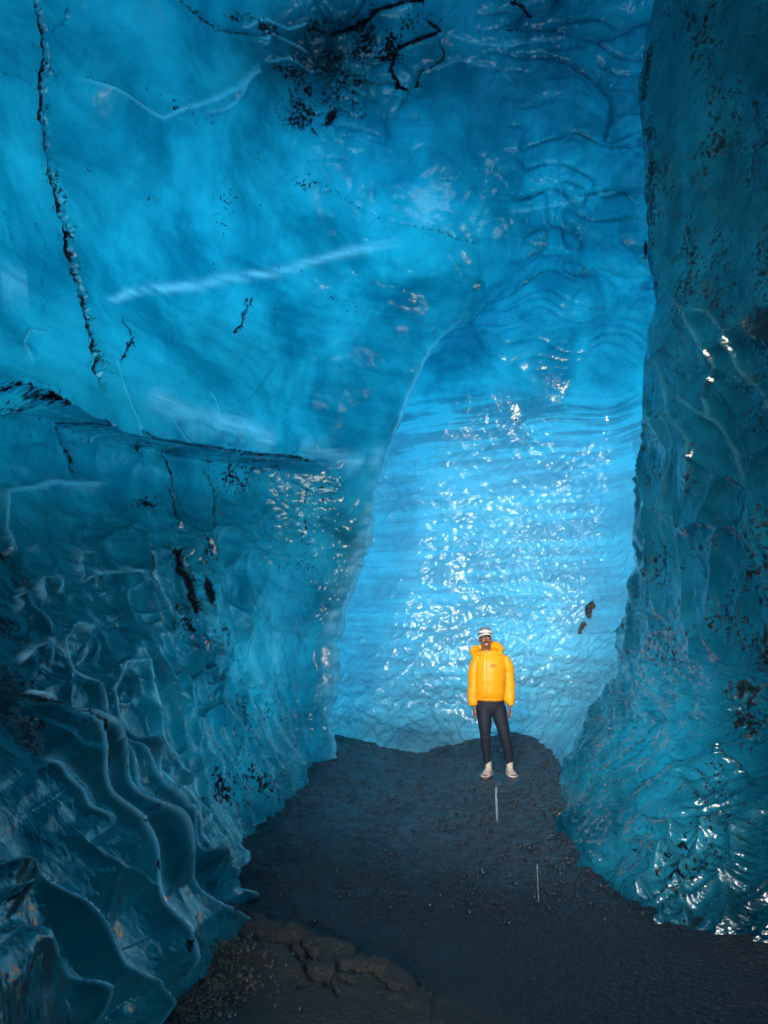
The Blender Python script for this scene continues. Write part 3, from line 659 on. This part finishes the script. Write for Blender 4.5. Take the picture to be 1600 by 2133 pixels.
# ------------------------------------------------------------------ stones
def ico(sub=1):
    bm = bmesh.new(); bmesh.ops.create_icosphere(bm, subdivisions=sub, radius=1.0)
    v = np.array([x.co[:] for x in bm.verts]); f = np.array([[q.index for q in p.verts] for p in bm.faces]); bm.free(); return v, f
STONE = plain('stone', (0.010, 0.014, 0.021), 0.34, 0.6, var=0.6)
BROWN_STONE = plain('brown_stone', (0.055, 0.045, 0.032), 0.42, 0.6, var=0.6)
from mathutils.bvhtree import BVHTree
def floor_z(X, Y):
    r_ = np.interp(Y, yy, np.arange(ny)); hw = 2.0 + 0.42 * Y; c_ = ((X - 0.2) / hw + 1) / 2 * (nx - 1)
    i, j = np.clip(np.round(r_).astype(int), 0, ny - 1), np.clip(np.round(c_).astype(int), 0, nx - 1)
    return FP[i, j, 2]
def stones(name, X, Y, R, mat, label):
    v, f = ico(1); n = len(X)
    k = len(v); A = RNG.normal(size=(n, 3, 3)); Q, _ = np.linalg.qr(A)
    sc = np.stack([R, R * RNG.uniform(.6, 1, n), R * RNG.uniform(.4, .8, n)], -1)
    jit = 1 + RNG.uniform(-.22, .22, (n, k, 1))
    V = np.einsum('nij,nkj->nki', Q, (v[None] * jit) * sc[:, None, :])
    V += np.stack([X, Y, floor_z(X, Y) + R * 0.25], -1)[:, None, :]
    me = bpy.data.meshes.new(name); Fa = (f[None] + (np.arange(n) * k)[:, None, None]).reshape(-1, 3)
    me.vertices.add(n * k); me.vertices.foreach_set('co', V.reshape(-1).astype(np.float32))
    me.loops.add(Fa.size); me.loops.foreach_set('vertex_index', Fa.reshape(-1).astype(np.int32))
    me.polygons.add(len(Fa)); me.polygons.foreach_set('loop_start', np.arange(0, Fa.size, 3, dtype=np.int32)); me.polygons.foreach_set('loop_total', np.full(len(Fa), 3, np.int32))
    me.update(calc_edges=True); me.materials.append(mat)
    o = link(bpy.data.objects.new(name, me)); return tag(o, label, kind='stuff')
n = 15000
Ys = 4.2 + 8.2 * RNG.random(n) ** 0.8; Xs = RNG.uniform(-1.6, 3.2, n)
keep = (RNG.random(n) < np.clip(0.25 + 0.6 * sstep(-0.4, 1.2, Xs), 0, 1)) & (np.hypot(Xs - 1.38, Ys - 8.6) > 0.3)
Xs, Ys = Xs[keep], Ys[keep]
stones('gravel', Xs, Ys, RNG.uniform(.006, .020, len(Xs)) * (0.8 + 0.5 * (RNG.random(len(Xs)) ** 6)), STONE, 'loose black stones scattered over the gravel floor')
n = 2600
P_ = pix2w(RNG.uniform(255, 560, n), RNG.uniform(2045, 2180, n), 3.0); 
pxr = RNG.normal(360, 80, n); pyr = RNG.normal(2110, 36, n)
Dp = pix2w(pxr, pyr, 1.0) - np.array([0, 0, CAMH]); tt_ = -(CAMH + 0.08) / Dp[:, 2]
Xs, Ys = Dp[:, 0] * tt_, Dp[:, 1] * tt_
stones('pebbles', Xs, Ys, RNG.uniform(.005, .015, n), BROWN_STONE, 'small wet brown pebbles lying at the foot of the ice ribs')
print('stones', time.time() - T0)

# ------------------------------------------------------------------ the person
def bm_tube(bm, pts, rad, seg=14, flat=None, cap=True):
    """closed tube through pts; rad is one radius or (rx, ry) per point; flat = direction of rx"""
    P = [Vector(p) for p in pts]; rings = []
    for i, p in enumerate(P):
        t = (P[min(i + 1, len(P) - 1)] - P[max(i - 1, 0)]).normalized()
        ref = Vector(flat) if flat is not None else (Vector((1, 0, 0)) if abs(t.x) < 0.8 else Vector((0, 1, 0)))
        u = (ref - t * ref.dot(t)).normalized(); v = t.cross(u)
        rr = rad[i] if hasattr(rad, '__len__') else rad
        rx, ry = rr if hasattr(rr, '__len__') else (rr, rr)
        rings.append([bm.verts.new(p + u * (math.cos(a) * rx) + v * (math.sin(a) * ry)) for a in [2 * math.pi * k / seg for k in range(seg)]])
    for a, b in zip(rings[:-1], rings[1:]):
        for k in range(seg): bm.faces.new((a[k], a[(k + 1) % seg], b[(k + 1) % seg], b[k]))
    if cap:
        bm.faces.new(rings[0][::-1]); bm.faces.new(rings[-1])
def bm_ball(bm, c, r, rot=None, sub=3):
    m = Matrix.Translation(Vector(c)) @ (rot.to_4x4() if rot else Matrix.Identity(4)) @ Matrix.Diagonal(Vector((*r, 1)))
    bmesh.ops.create_icosphere(bm, subdivisions=sub, radius=1.0, matrix=m)
def mesh_obj(name, bm, mat, parent=None, smooth=True):
    bmesh.ops.recalc_face_normals(bm, faces=bm.faces[:])
    me = bpy.data.meshes.new(name); bm.to_mesh(me); bm.free()
    for p in me.polygons: p.use_smooth = smooth
    me.materials.append(mat); return link(bpy.data.objects.new(name, me), parent)
def fuse(name, bm, mat, voxel, smooth=3, parent=None, fn=None):
    """union of the shapes as one continuous surface"""
    o = mesh_obj(name, bm, mat, None)
    md = o.modifiers.new('r', 'REMESH'); md.mode = 'VOXEL'; md.voxel_size = voxel; md.use_smooth_shade = True
    if smooth:
        ms = o.modifiers.new('s', 'SMOOTH'); ms.factor = 0.5; ms.iterations = smooth
    dg = bpy.context.evaluated_depsgraph_get(); me = bpy.data.meshes.new_from_object(o.evaluated_get(dg))
    o.modifiers.clear(); o.data = me; me.name = name
    if not me.materials: me.materials.append(mat)
    if fn:
        n = len(me.vertices); co = np.empty(n * 3, np.float32); me.vertices.foreach_get('co', co); no = np.empty(n * 3, np.float32); me.vertices.foreach_get('normal', no)
        co = co.reshape(-1, 3).astype(float); no = no.reshape(-1, 3)
        me.vertices.foreach_set('co', (co + no * fn(co)[:, None]).reshape(-1).astype(np.float32)); me.update()
    for p in me.polygons: p.use_smooth = True
    if parent: o.parent = parent
    return o

SKIN = plain('skin', (0.20, 0.085, 0.048), 0.38, 0.5, bump=(60, .15), var=0.12)
JACKET = plain('yellow_nylon', (0.76, 0.305, 0.003), 0.5, 0.35, bump=(26, .25))
JACKET_SEAM = plain('yellow_seam', (0.82, 0.33, 0.015), 0.4)
NAVY = plain('navy_knit', (0.010, 0.014, 0.026), 0.7, 0.3, bump=(40, .2))
BEIGE = plain('beige_canvas', (0.50, 0.44, 0.36), 0.7, bump=(70, .3), var=0.1)
WHITE = plain('off_white', (0.70, 0.68, 0.64), 0.5)
REDM = plain('red_trim', (0.50, 0.06, 0.035), 0.5)
TAN = plain('brown_rubber', (0.12, 0.060, 0.040), 0.6)
DARK = plain('dark_print', (0.03, 0.025, 0.03), 0.6)
GREY = plain('grey_cloth', (0.16, 0.17, 0.18), 0.8, bump=(80, .3), var=0.2)
EYEW = plain('eye_white', (0.7, 0.66, 0.6), 0.2)
BEARD = plain('black_hair', (0.010, 0.007, 0.006), 0.7)
PX0 = 1.363; PY0 = 8.62
person = empty('person', (PX0, PY0, 0.0), 0)
tag(person, 'person in a yellow puffer jacket, dark leggings and pale cap standing in the cave', 'person')
X = lambda c: (c - 590) * 1.094e-3
Z = lambda c: (1900 - c) * 1.056e-3
hx = X(512)                                                     # head
def rotz(a): return Matrix.Rotation(math.radians(a), 3, 'Z')
# --- body: head, neck, trunk, arms, hands, legs as one surface
bm = bmesh.new()
HZ = 1.655
bm_ball(bm, (hx, 0.015, HZ + 0.025), (0.074, 0.095, 0.092))          # cranium
bm_ball(bm, (hx, -0.030, HZ - 0.035), (0.062, 0.062, 0.080))         # face
bm_ball(bm, (hx, -0.042, HZ - 0.090), (0.040, 0.042, 0.036))         # jaw and chin
for s_ in (-1, 1):
    bm_ball(bm, (hx + s_ * 0.036, -0.058, HZ - 0.030), (0.024, 0.026, 0.024))     # cheeks
    bm_ball(bm, (hx + s_ * 0.076, 0.012, HZ - 0.018), (0.009, 0.018, 0.030))      # ears
    bm_ball(bm, (hx + s_ * 0.027, -0.080, HZ + 0.026), (0.026, 0.013, 0.009))     # brow
    bm_ball(bm, (hx + s_ * 0.013, -0.096, HZ - 0.036), (0.011, 0.012, 0.009))     # nostrils
bm_tube(bm, [(hx, -0.078, HZ + 0.020), (hx, -0.094, HZ - 0.010), (hx, -0.108, HZ - 0.032), (hx, -0.090, HZ - 0.044)], [.009, .011, .015, .010], 10)
bm_ball(bm, (hx, -0.086, HZ - 0.060), (0.028, 0.012, 0.007))          # upper lip
bm_ball(bm, (hx, -0.084, HZ - 0.083), (0.025, 0.012, 0.008))          # lower lip
bm_tube(bm, [(hx, 0.005, HZ - 0.06), (hx + 0.01, 0.012, 1.50), (X(560), 0.02, 1.42)], [.056, .058, .075], 20)
bm_tube(bm, [(X(560), .02, 1.44), (X(560), .02, 1.36), (X(560), .02, 1.15), (X(550), .02, 1.0), (X(545), .02, .88), (X(560), .02, .80)],
        [(.09, .06), (.185, .10), (.155, .105), (.140, .095), (.165, .105), (.13, .09)], 24, flat=(1, 0, 0))
WR = {-1: (X(352), -0.025, Z(1105)), 1: (X(758), -0.025, Z(1105))}
for s_, sh, el in ((-1, (X(385), .02, 1.37), (X(345), .035, 1.10)), (1, (X(755), .02, 1.37), (X(795), .035, 1.10))):
    w_ = WR[s_]
    bm_tube(bm, [(X(560), .02, 1.36), sh, el, w_], [.06, .052, .040, .026], 16)
    # hand hanging down: palm towards the thigh, the back of the hand outward, thumb to the front
    px_, py_, pz_ = w_; hd = Vector((0.05 * -s_, -0.10, -1)).normalized()
    o_ = Vector(w_); side = Vector((0, -1, 0)) * 1.0; out = Vector((s_, 0, 0))
    bm_tube(bm, [o_ + Vector((0, 0, .02)), o_ + hd * .02, o_ + hd * .055, o_ + hd * .092], [(.026, .020), (.033, .018), (.041, .017), (.040, .014)], 16, flat=(0, 1, 0))
    for k, (off, L, r_) in enumerate(((-.030, .070, .0092), (-.010, .078, .0095), (.010, .072, .0090), (.028, .056, .0080))):
        b = o_ + hd * .085 + Vector((0, off, 0))
        c1 = b + hd * (L * .45) + out * .002; c2 = c1 + (hd - out * .35).normalized() * (L * .32); c3 = c2 + (hd - out * .75).normalized() * (L * .28)
        bm_tube(bm, [b - hd * .02, b, c1, c2, c3, c3 + (c3 - c2) * .25], [r_, r_ * 1.03, r_, r_ * .92, r_ * .82, r_ * .45], 10)
    b = o_ + hd * .030 + Vector((-s_ * .006, -.024, 0))
    bm_tube(bm, [b, b + Vector((-s_ * .010, -.022, -.030)), b + Vector((-s_ * .014, -.028, -.060)), b + Vector((-s_ * .018, -.024, -.082))], [.014, .0125, .0105, .007], 10)
LEGS = {-1: [(478, .02, 1130, .098), (476, .010, 1240, .086), (476, -.004, 1340, .076), (477, -.012, 1450, .063), (484, .012, 1580, .056), (497, .028, 1680, .043), (500, .034, 1760, .035), (500, .034, 1830, .035)],
        1: [(632, .02, 1130, .098), (656, .010, 1240, .086), (676, -.004, 1340, .076), (698, -.012, 1450, .066), (728, .012, 1580, .058), (743, .028, 1680, .043), (746, .034, 1760, .035), (746, .034, 1830, .035)]}
for s_ in (-1, 1):
    bm_tube(bm, [(X(a), b, Z(c)) for a, b, c, d in LEGS[s_]], [d * .9 for *_, d in LEGS[s_]], 18)
def skin_fn(co):
    h_ = np.zeros(len(co))
    for s_ in (-1, 1):
        h_ -= 0.010 * np.exp(-((co[:, 0] - hx - s_ * .029) / .016) ** 2 - ((co[:, 2] - HZ - .006) / .011) ** 2) * (co[:, 1] < -.03)
    h_ -= 0.006 * np.exp(-((co[:, 0] - hx) / .024) ** 2 - ((co[:, 2] - HZ + .072) / .004) ** 2) * (co[:, 1] < -.05)
    return h_
body = fuse('body', bm, SKIN, 0.0045, 2, person, skin_fn)
for s_ in (-1, 1):
    bm = bmesh.new(); bm_ball(bm, (hx + s_ * .028, -.0745, HZ + .004), (.013, .010, .0075)); e = mesh_obj('eye', bm, EYEW, body)
    bm = bmesh.new(); bm_ball(bm, (hx + s_ * .028, -.0825, HZ + .004), (.0055, .0035, .0055), sub=2); mesh_obj('pupil', bm, DARK, body)
    bm = bmesh.new(); bm_tube(bm, [(hx + s_ * .012, -.0925, HZ + .026), (hx + s_ * .028, -.0915, HZ + .031), (hx + s_ * .046, -.078, HZ + .026)], [.002, .0035, .002], 8); mesh_obj('eyebrow', bm, BEARD, body)
bm = bmesh.new(); bm_ball(bm, (hx, -.0925, HZ - .0715), (.021, .006, .0062)); mesh_obj('teeth', bm, EYEW, body)
bm = bmesh.new(); bm_tube(bm, [(hx - .030, -.084, HZ - .060), (hx - .014, -.100, HZ - .051), (hx + .014, -.100, HZ - .051), (hx + .030, -.084, HZ - .060)], [.003, .0045, .0045, .003], 8); mesh_obj('moustache', bm, BEARD, body)
bm = bmesh.new(); bm_ball(bm, (hx, .022, HZ + .012), (.0785, .096, .088)); 
bmesh.ops.bisect_plane(bm, geom=bm.verts[:] + bm.edges[:] + bm.faces[:], plane_co=(hx, -.02, HZ), plane_no=(0, -1, -.15), clear_outer=True); mesh_obj('hair', bm, BEARD, body)
# --- cap with a pale brim pulled down on the forehead
cap = None
bm = bmesh.new()
rows_ = []
for i in range(9):
    t = i / 8; z_ = HZ + .050 + .092 * math.sin(t * math.pi / 2); k = math.cos(t * math.pi / 2) ** .62
    rows_.append([bm.verts.new((hx + math.sin(a) * .0865 * k, .012 - math.cos(a) * .110 * k, z_ + .012 * math.cos(a) * (1 - t))) for a in [2 * math.pi * q / 36 for q in range(36)]])
for a, b in zip(rows_[:-1], rows_[1:]):
    for q in range(36): bm.faces.new((a[q], a[(q + 1) % 36], b[(q + 1) % 36], b[q]))
cap = mesh_obj('cap', bm, GREY, person); md = cap.modifiers.new('t', 'SOLIDIFY'); md.thickness = .004
bm = bmesh.new(); vs = []
for i in range(7):
    t = i / 6
    vs.append([bm.verts.new((hx + math.sin(a) * (.088 + .008 * t), .012 - math.cos(a) * (.112 + .062 * t) , HZ + .066 - .026 * t * (1 - .3 * math.cos(a)) - .030 * (math.sin(a)) ** 2)) for a in np.linspace(-1.25, 1.25, 25)])
for a, b in zip(vs[:-1], vs[1:]):
    for q in range(24): bm.faces.new((a[q], a[q + 1], b[q + 1], b[q]))
br = mesh_obj('brim', bm, WHITE, cap); md = br.modifiers.new('t', 'SOLIDIFY'); md.thickness = .005
bm = bmesh.new(); vs = []
for i in range(4):
    t = i / 3
    vs.append([bm.verts.new((hx + math.sin(a) * .0885, .012 - math.cos(a) * .1125, HZ + .060 + .026 * t + .012 * math.cos(a))) for a in np.linspace(-1.3, 1.3, 25)])
for a, b in zip(vs[:-1], vs[1:]):
    for q in range(24): bm.faces.new((a[q], a[q + 1], b[q + 1], b[q]))
bd = mesh_obj('front_panel', bm, WHITE, cap); md = bd.modifiers.new('t', 'SOLIDIFY'); md.thickness = .002
bm = bmesh.new()
for q in range(5):
    a0 = -.55 + q * .24
    f_ = lambda a, z_: (hx + math.sin(a) * .080, .012 - math.cos(a) * .103, HZ + .092 + z_)
    bm_tube(bm, [f_(a0, 0), f_(a0 + .04, .012), f_(a0 + .10, .003), f_(a0 + .13, .014)], .0026, 6)
mesh_obj('cap_print', bm, WHITE, cap)
# --- leggings
bm = bmesh.new()
bm_tube(bm, [(X(545), .02, .99), (X(543), .02, .92), (X(545), .02, .86), (X(556), .02, Z(1130)), (X(563), .02, Z(1190))],
        [(.170, .108), (.176, .115), (.178, .118), (.172, .112), (.13, .085)], 28, flat=(1, 0, 0))
for s_ in (-1, 1):
    bm_tube(bm, [(X(a), b, Z(c)) for a, b, c, d in LEGS[s_][:-1]], [d + .003 for *_, d in LEGS[s_][:-1]], 22)
leg = fuse('leggings', bm, NAVY, 0.007, 5, person, lambda co: 0.004 * fbm(co * 9, 3, 500) - 0.004 * np.exp(-((co[:, 2] - .49) / .02) ** 2) * (co[:, 1] < 0))
# --- jacket
bm = bmesh.new()
bm_tube(bm, [(X(545), .015, Z(1045)), (X(546), .012, Z(1020)), (X(548), .005, Z(950)), (X(552), .002, Z(820)), (X(560), .005, Z(690)), (X(566), .012, Z(600)), (X(562), .018, Z(545)), (X(552), .02, Z(505)), (X(545), .02, Z(470))],
        [(.165, .118), (.184, .136), (.196, .156), (.200, .164), (.204, .160), (.196, .148), (.180, .130), (.135, .112), (.10, .10)], 36, flat=(1, 0, 0))
SLV = {-1: [(480, .02, 535, .060), (430, .02, 575, .076), (396, .022, 650, .080), (372, .026, 760, .077), (364, .024, 860, .070), (356, .012, 960, .066), (350, .000, 1040, .063), (350, -.014, 1085, .050), (350, -.018, 1102, .040)],
       1: [(650, .02, 540, .060), (715, .02, 575, .085), (745, .022, 660, .088), (757, .026, 770, .085), (762, .024, 860, .080), (763, .012, 960, .074), (761, .000, 1040, .072), (764, -.014, 1085, .052), (758, -.018, 1102, .040)]}
for s_ in (-1, 1):
    bm_tube(bm, [(X(a), b, Z(c)) for a, b, c, d in SLV[s_]], [d for *_, d in SLV[s_]], 24)
bm_tube(bm, [(X(520) - .0, .010, Z(540)), (X(520), .008, Z(490)), (X(518), .006, Z(468))], [(.115, .112), (.094, .096), (.082, .088)], 28, flat=(1, 0, 0))
def jack_fn(co):
    z_ = co[:, 2]; q = vnoise(co * 5.0, 520) * .05
    quilt = np.abs(np.sin((z_ + q + 0.35 * np.abs(co[:, 0] - X(560)) ** 2) * math.pi / 0.105))
    arms = sstep(.16, .22, np.abs(co[:, 0] - X(560)))
    fold = vnoise(np.stack([co[:, 0] * 7 + co[:, 2] * 5, co[:, 1] * 4, co[:, 2] * 12], -1), 530)
    tor = 1 - arms
    r_ = .0035 * (quilt ** .5 - .6) * (arms + .12 * tor) + .006 * fold * (0.5 + .8 * arms) + .008 * vnoise(co * 4.0, 540)
    r_ -= .007 * np.exp(-((z_ - Z(1022)) / .006) ** 2) * tor + .006 * np.exp(-((z_ - Z(1078)) / .006) ** 2) * arms
    return r_
jk = fuse('jacket', bm, JACKET, 0.006, 4, person, jack_fn)
# hood lying behind and beside the neck
bm = bmesh.new()
path = [(X(385), .02, Z(520)), (X(372), .07, Z(500)), (X(420), .125, Z(455)), (X(500), .15, Z(430)), (X(590), .145, Z(415)), (X(655), .105, Z(432)), (X(690), .045, Z(470)), (X(670), -.03, Z(505)), (X(610), -.075, Z(530))]
bm_tube(bm, path, [(.030, .035), (.050, .045), (.055, .060), (.060, .065), (.062, .070), (.062, .066), (.054, .052), (.036, .036), (.016, .018)], 18)
bm_tube(bm, [(X(400), .0, Z(520)), (X(440), -.05, Z(512)), (X(478), -.082, Z(520))], [.030, .026, .014], 14)
fuse('hood', bm, JACKET, 0.006, 3, jk, lambda co: .007 * vnoise(co * np.array([16, 12, 20]), 550) + .004 * vnoise(co * 40, 551))
bvh = BVHTree.FromPolygons([v.co[:] for v in jk.data.vertices], [p.vertices[:] for p in jk.data.polygons])
def drape(cx, cz, lift=.001):
    hit = bvh.ray_cast(Vector((X(cx), -1.0, Z(cz))), Vector((0, 1, 0)))
    return (hit[0] + Vector((0, -lift, 0))) if hit[0] is not None else Vector((X(cx), -.15, Z(cz)))
def strip(name, pts, r_, mat, parent=jk, flat=None):
    bm = bmesh.new(); Q = []
    for (a, b), (c, d) in zip(pts[:-1], pts[1:]):
        for k in range(6): Q.append(drape(a + (c - a) * k / 6, b + (d - b) * k / 6))
    Q.append(drape(*pts[-1])); bm_tube(bm, Q, [r_] * len(Q), 8, flat=flat); return mesh_obj(name, bm, mat, parent)
strip('zip_flap', [(505, 500), (490, 560), (480, 700), (476, 850), (478, 1015)], (.020, .005), JACKET_SEAM, flat=(1, 0, 0))
strip('zip_edge', [(522, 505), (508, 565), (498, 700), (494, 850), (496, 1020)], .0022, JACKET_SEAM)
strip('pocket', [(605, 790), (635, 860), (664, 948)], .004, JACKET_SEAM)
strip('pocket', [(398, 760), (386, 820), (380, 882)], .004, JACKET_SEAM)
strip('hem', [(385, 1028), (430, 1034), (560, 1036), (700, 1034)], .004, JACKET_SEAM)
strip('emblem', [(538, 648), (552, 637), (576, 634), (600, 637), (612, 646), (596, 655), (568, 656), (545, 653), (538, 648)], .0034, DARK)
strip('emblem_letters', [(556, 648), (563, 642), (570, 649), (577, 642), (584, 649), (592, 643)], .0014, DARK)
for a, b in ((482, 480), (503, 493)):
    bm = bmesh.new(); bm_ball(bm, drape(a, b), (.004, .004, .004), sub=2); mesh_obj('snap', bm, DARK, jk)
strip('collar_edge', [(452, 478), (480, 488), (512, 486), (545, 474), (572, 462)], .0035, JACKET_SEAM)
# --- shoes: pale high tops with red stripes and brown soles
def shoe(ax, toe, name='shoe'):
    """ax ankle x in crop pixels, toe direction in degrees from straight at the camera (left positive)"""
    M = Matrix.Translation(Vector((X(ax), .034, 0))) @ Matrix.Rotation(math.radians(-toe), 4, 'Z')
    up = bmesh.new()
    prof = [(.075, .012, .030, .055), (.055, .038, .060, .060), (.020, .044, .095, .066), (-.020, .044, .095, .068), (-.060, .046, .070, .060), (-.110, .050, .052, .050), (-.150, .047, .042, .045), (-.180, .034, .030, .030), (-.192, .014, .014, .02)]
    bm_tube(up, [(0, y_, .018 + h_ * .5) for y_, w_, h_, _ in prof], [(w_, h_ * .5 + .004) for y_, w_, h_, _ in prof], 20, flat=(1, 0, 0))
    bm_tube(up, [(0, .012, .04), (0, .008, .10), (0, .002, .155), (0, .002, .175)], [(.042, .056), (.038, .046), (.040, .044), (.041, .045)], 20, flat=(1, 0, 0))
    up.transform(M); u_ = fuse(name, up, BEIGE, .005, 3, person)
    so = bmesh.new(); prof2 = [(.085, .020), (.070, .036), (.020, .044), (-.050, .046), (-.110, .053), (-.155, .051), (-.188, .036), (-.204, .014)]
    rings = []
    for y_, w_ in prof2: rings.append([so.verts.new((sx * w_, y_, z_)) for sx, z_ in ((-1, .0), (-1.05, .014), (-.96, .030), (.96, .030), (1.05, .014), (1, .0))])
    for a, b in zip(rings[:-1], rings[1:]):
        for k in range(6): so.faces.new((a[k], a[(k + 1) % 6], b[(k + 1) % 6], b[k]))
    so.faces.new(rings[0]); so.faces.new(rings[-1][::-1]); so.transform(M); mesh_obj('sole', so, TAN, u_)
    wl = bmesh.new()
    pts = [(-.043, .05, .036), (-.050, -.03, .036), (-.056, -.11, .036), (-.050, -.160, .036), (-.030, -.192, .036), (0, -.205, .036), (.030, -.192, .036), (.050, -.160, .036), (.056, -.11, .036), (.050, -.03, .036), (.043, .05, .036)]
    bm_tube(wl, pts, .006, 8); wl.transform(M); mesh_obj('welt', wl, WHITE, u_)
    for yy_ in (-.055, -.085):
        st = bmesh.new(); bm_tube(st, [(-.050, yy_ - .02, .042), (-.038, yy_, .072), (0, yy_ + .012, .094 + (yy_ + .055) * .6), (.038, yy_, .072), (.050, yy_ - .02, .042)], .0065, 8); st.transform(M); mesh_obj('stripe', st, REDM, u_)
    lc_ = bmesh.new()
    for q in range(4): bm_tube(lc_, [(-.020, -.030 + q * .012, .108 + q * .012), (0, -.042 + q * .012, .112 + q * .012), (.020, -.030 + q * .012, .108 + q * .012)], .003, 6)
    lc_.transform(M); mesh_obj('laces', lc_, WHITE, u_)
    tc = bmesh.new(); bm_ball(tc, (0, -.165, .036), (.044, .034, .020), sub=3); tc.transform(M); mesh_obj('toe_cap', tc, TAN, u_)
shoe(508, 24); shoe(748, -4)
print('person', time.time() - T0)

# ------------------------------------------------------------------ dirt clod frozen into the back wall, falling drops
def lump(name, parts, mat, seed=0):
    bm = bmesh.new()
    for c, r_, q in parts: bm_ball(bm, c, r_, Matrix.Rotation(q, 3, 'Y'), 2)
    return fuse(name, bm, mat, .012, 1, None, lambda co: .035 * fbm(co * 14, 3, 600 + seed) + .02 * vnoise(co * 45, 610))
CLOD = plain('black_dirt', (0.012, 0.013, 0.016), 0.6, bump=(50, .6), var=0.5)
p1, _ = on_ice(1228, 1280, isB)
V_ = Vector
tag(lump('dirt_clod', [(p1 + V_((.06, 0, .17)), (.05, .05, .06), .5), (p1 + V_((.03, 0, .10)), (.07, .06, .07), .3), (p1 + V_((.0, 0, .03)), (.055, .06, .07), .2), (p1 + V_((.02, 0, -.03)), (.045, .05, .05), 0)], CLOD), 'upper, larger black dirt clod frozen into the bright ice wall behind the person', 'dirt clod')
p2, _ = on_ice(1216, 1305, isB)
tag(lump('dirt_clod', [(p2 + V_((.01, 0, .03)), (.05, .05, .045), .3), (p2 + V_((-.03, 0, -.02)), (.045, .05, .05), .6), (p2 + V_((-.06, 0, -.09)), (.025, .03, .04), .4)], CLOD, 3), 'lower, smaller black dirt clod just under the larger one in the bright ice wall', 'dirt clod')
m = NT('falling_water'); g_ = m.bsdf(Base_Color=(0.85, 0.92, 1, 1), Roughness=0.08, IOR=1.33); g_.inputs['Transmission Weight'].default_value = 0.8; WATER = m.done(g_.outputs[0])
def drip(x, y0, y1, Yd, r_, label):
    a = Vector(pix2w(np.float64(x), np.float64(y0), Yd)); b = Vector(pix2w(np.float64(x + 3), np.float64(y1), Yd)); bm = bmesh.new()
    n_ = 9; bm_tube(bm, [a.lerp(b, k / n_) + Vector((.0006 * math.sin(k * 2.1), 0, 0)) for k in range(n_ + 1)], [r_ * (.15 + .85 * math.sin(min(1, .25 + .75 * k / n_) * math.pi * .93) ** .5) * (1 + .15 * math.sin(k * 2.4)) for k in range(n_ + 1)], 10)
    return tag(mesh_obj('water_drip', bm, WATER), label, 'water drip')
drip(1033, 1640, 1712, 4.0, .0065, 'thick thread of falling water just below the person feet')
drip(1119, 1800, 1880, 3.4, .0022, 'fine thread of falling water over the gravel right of centre')
print('done', time.time() - T0)
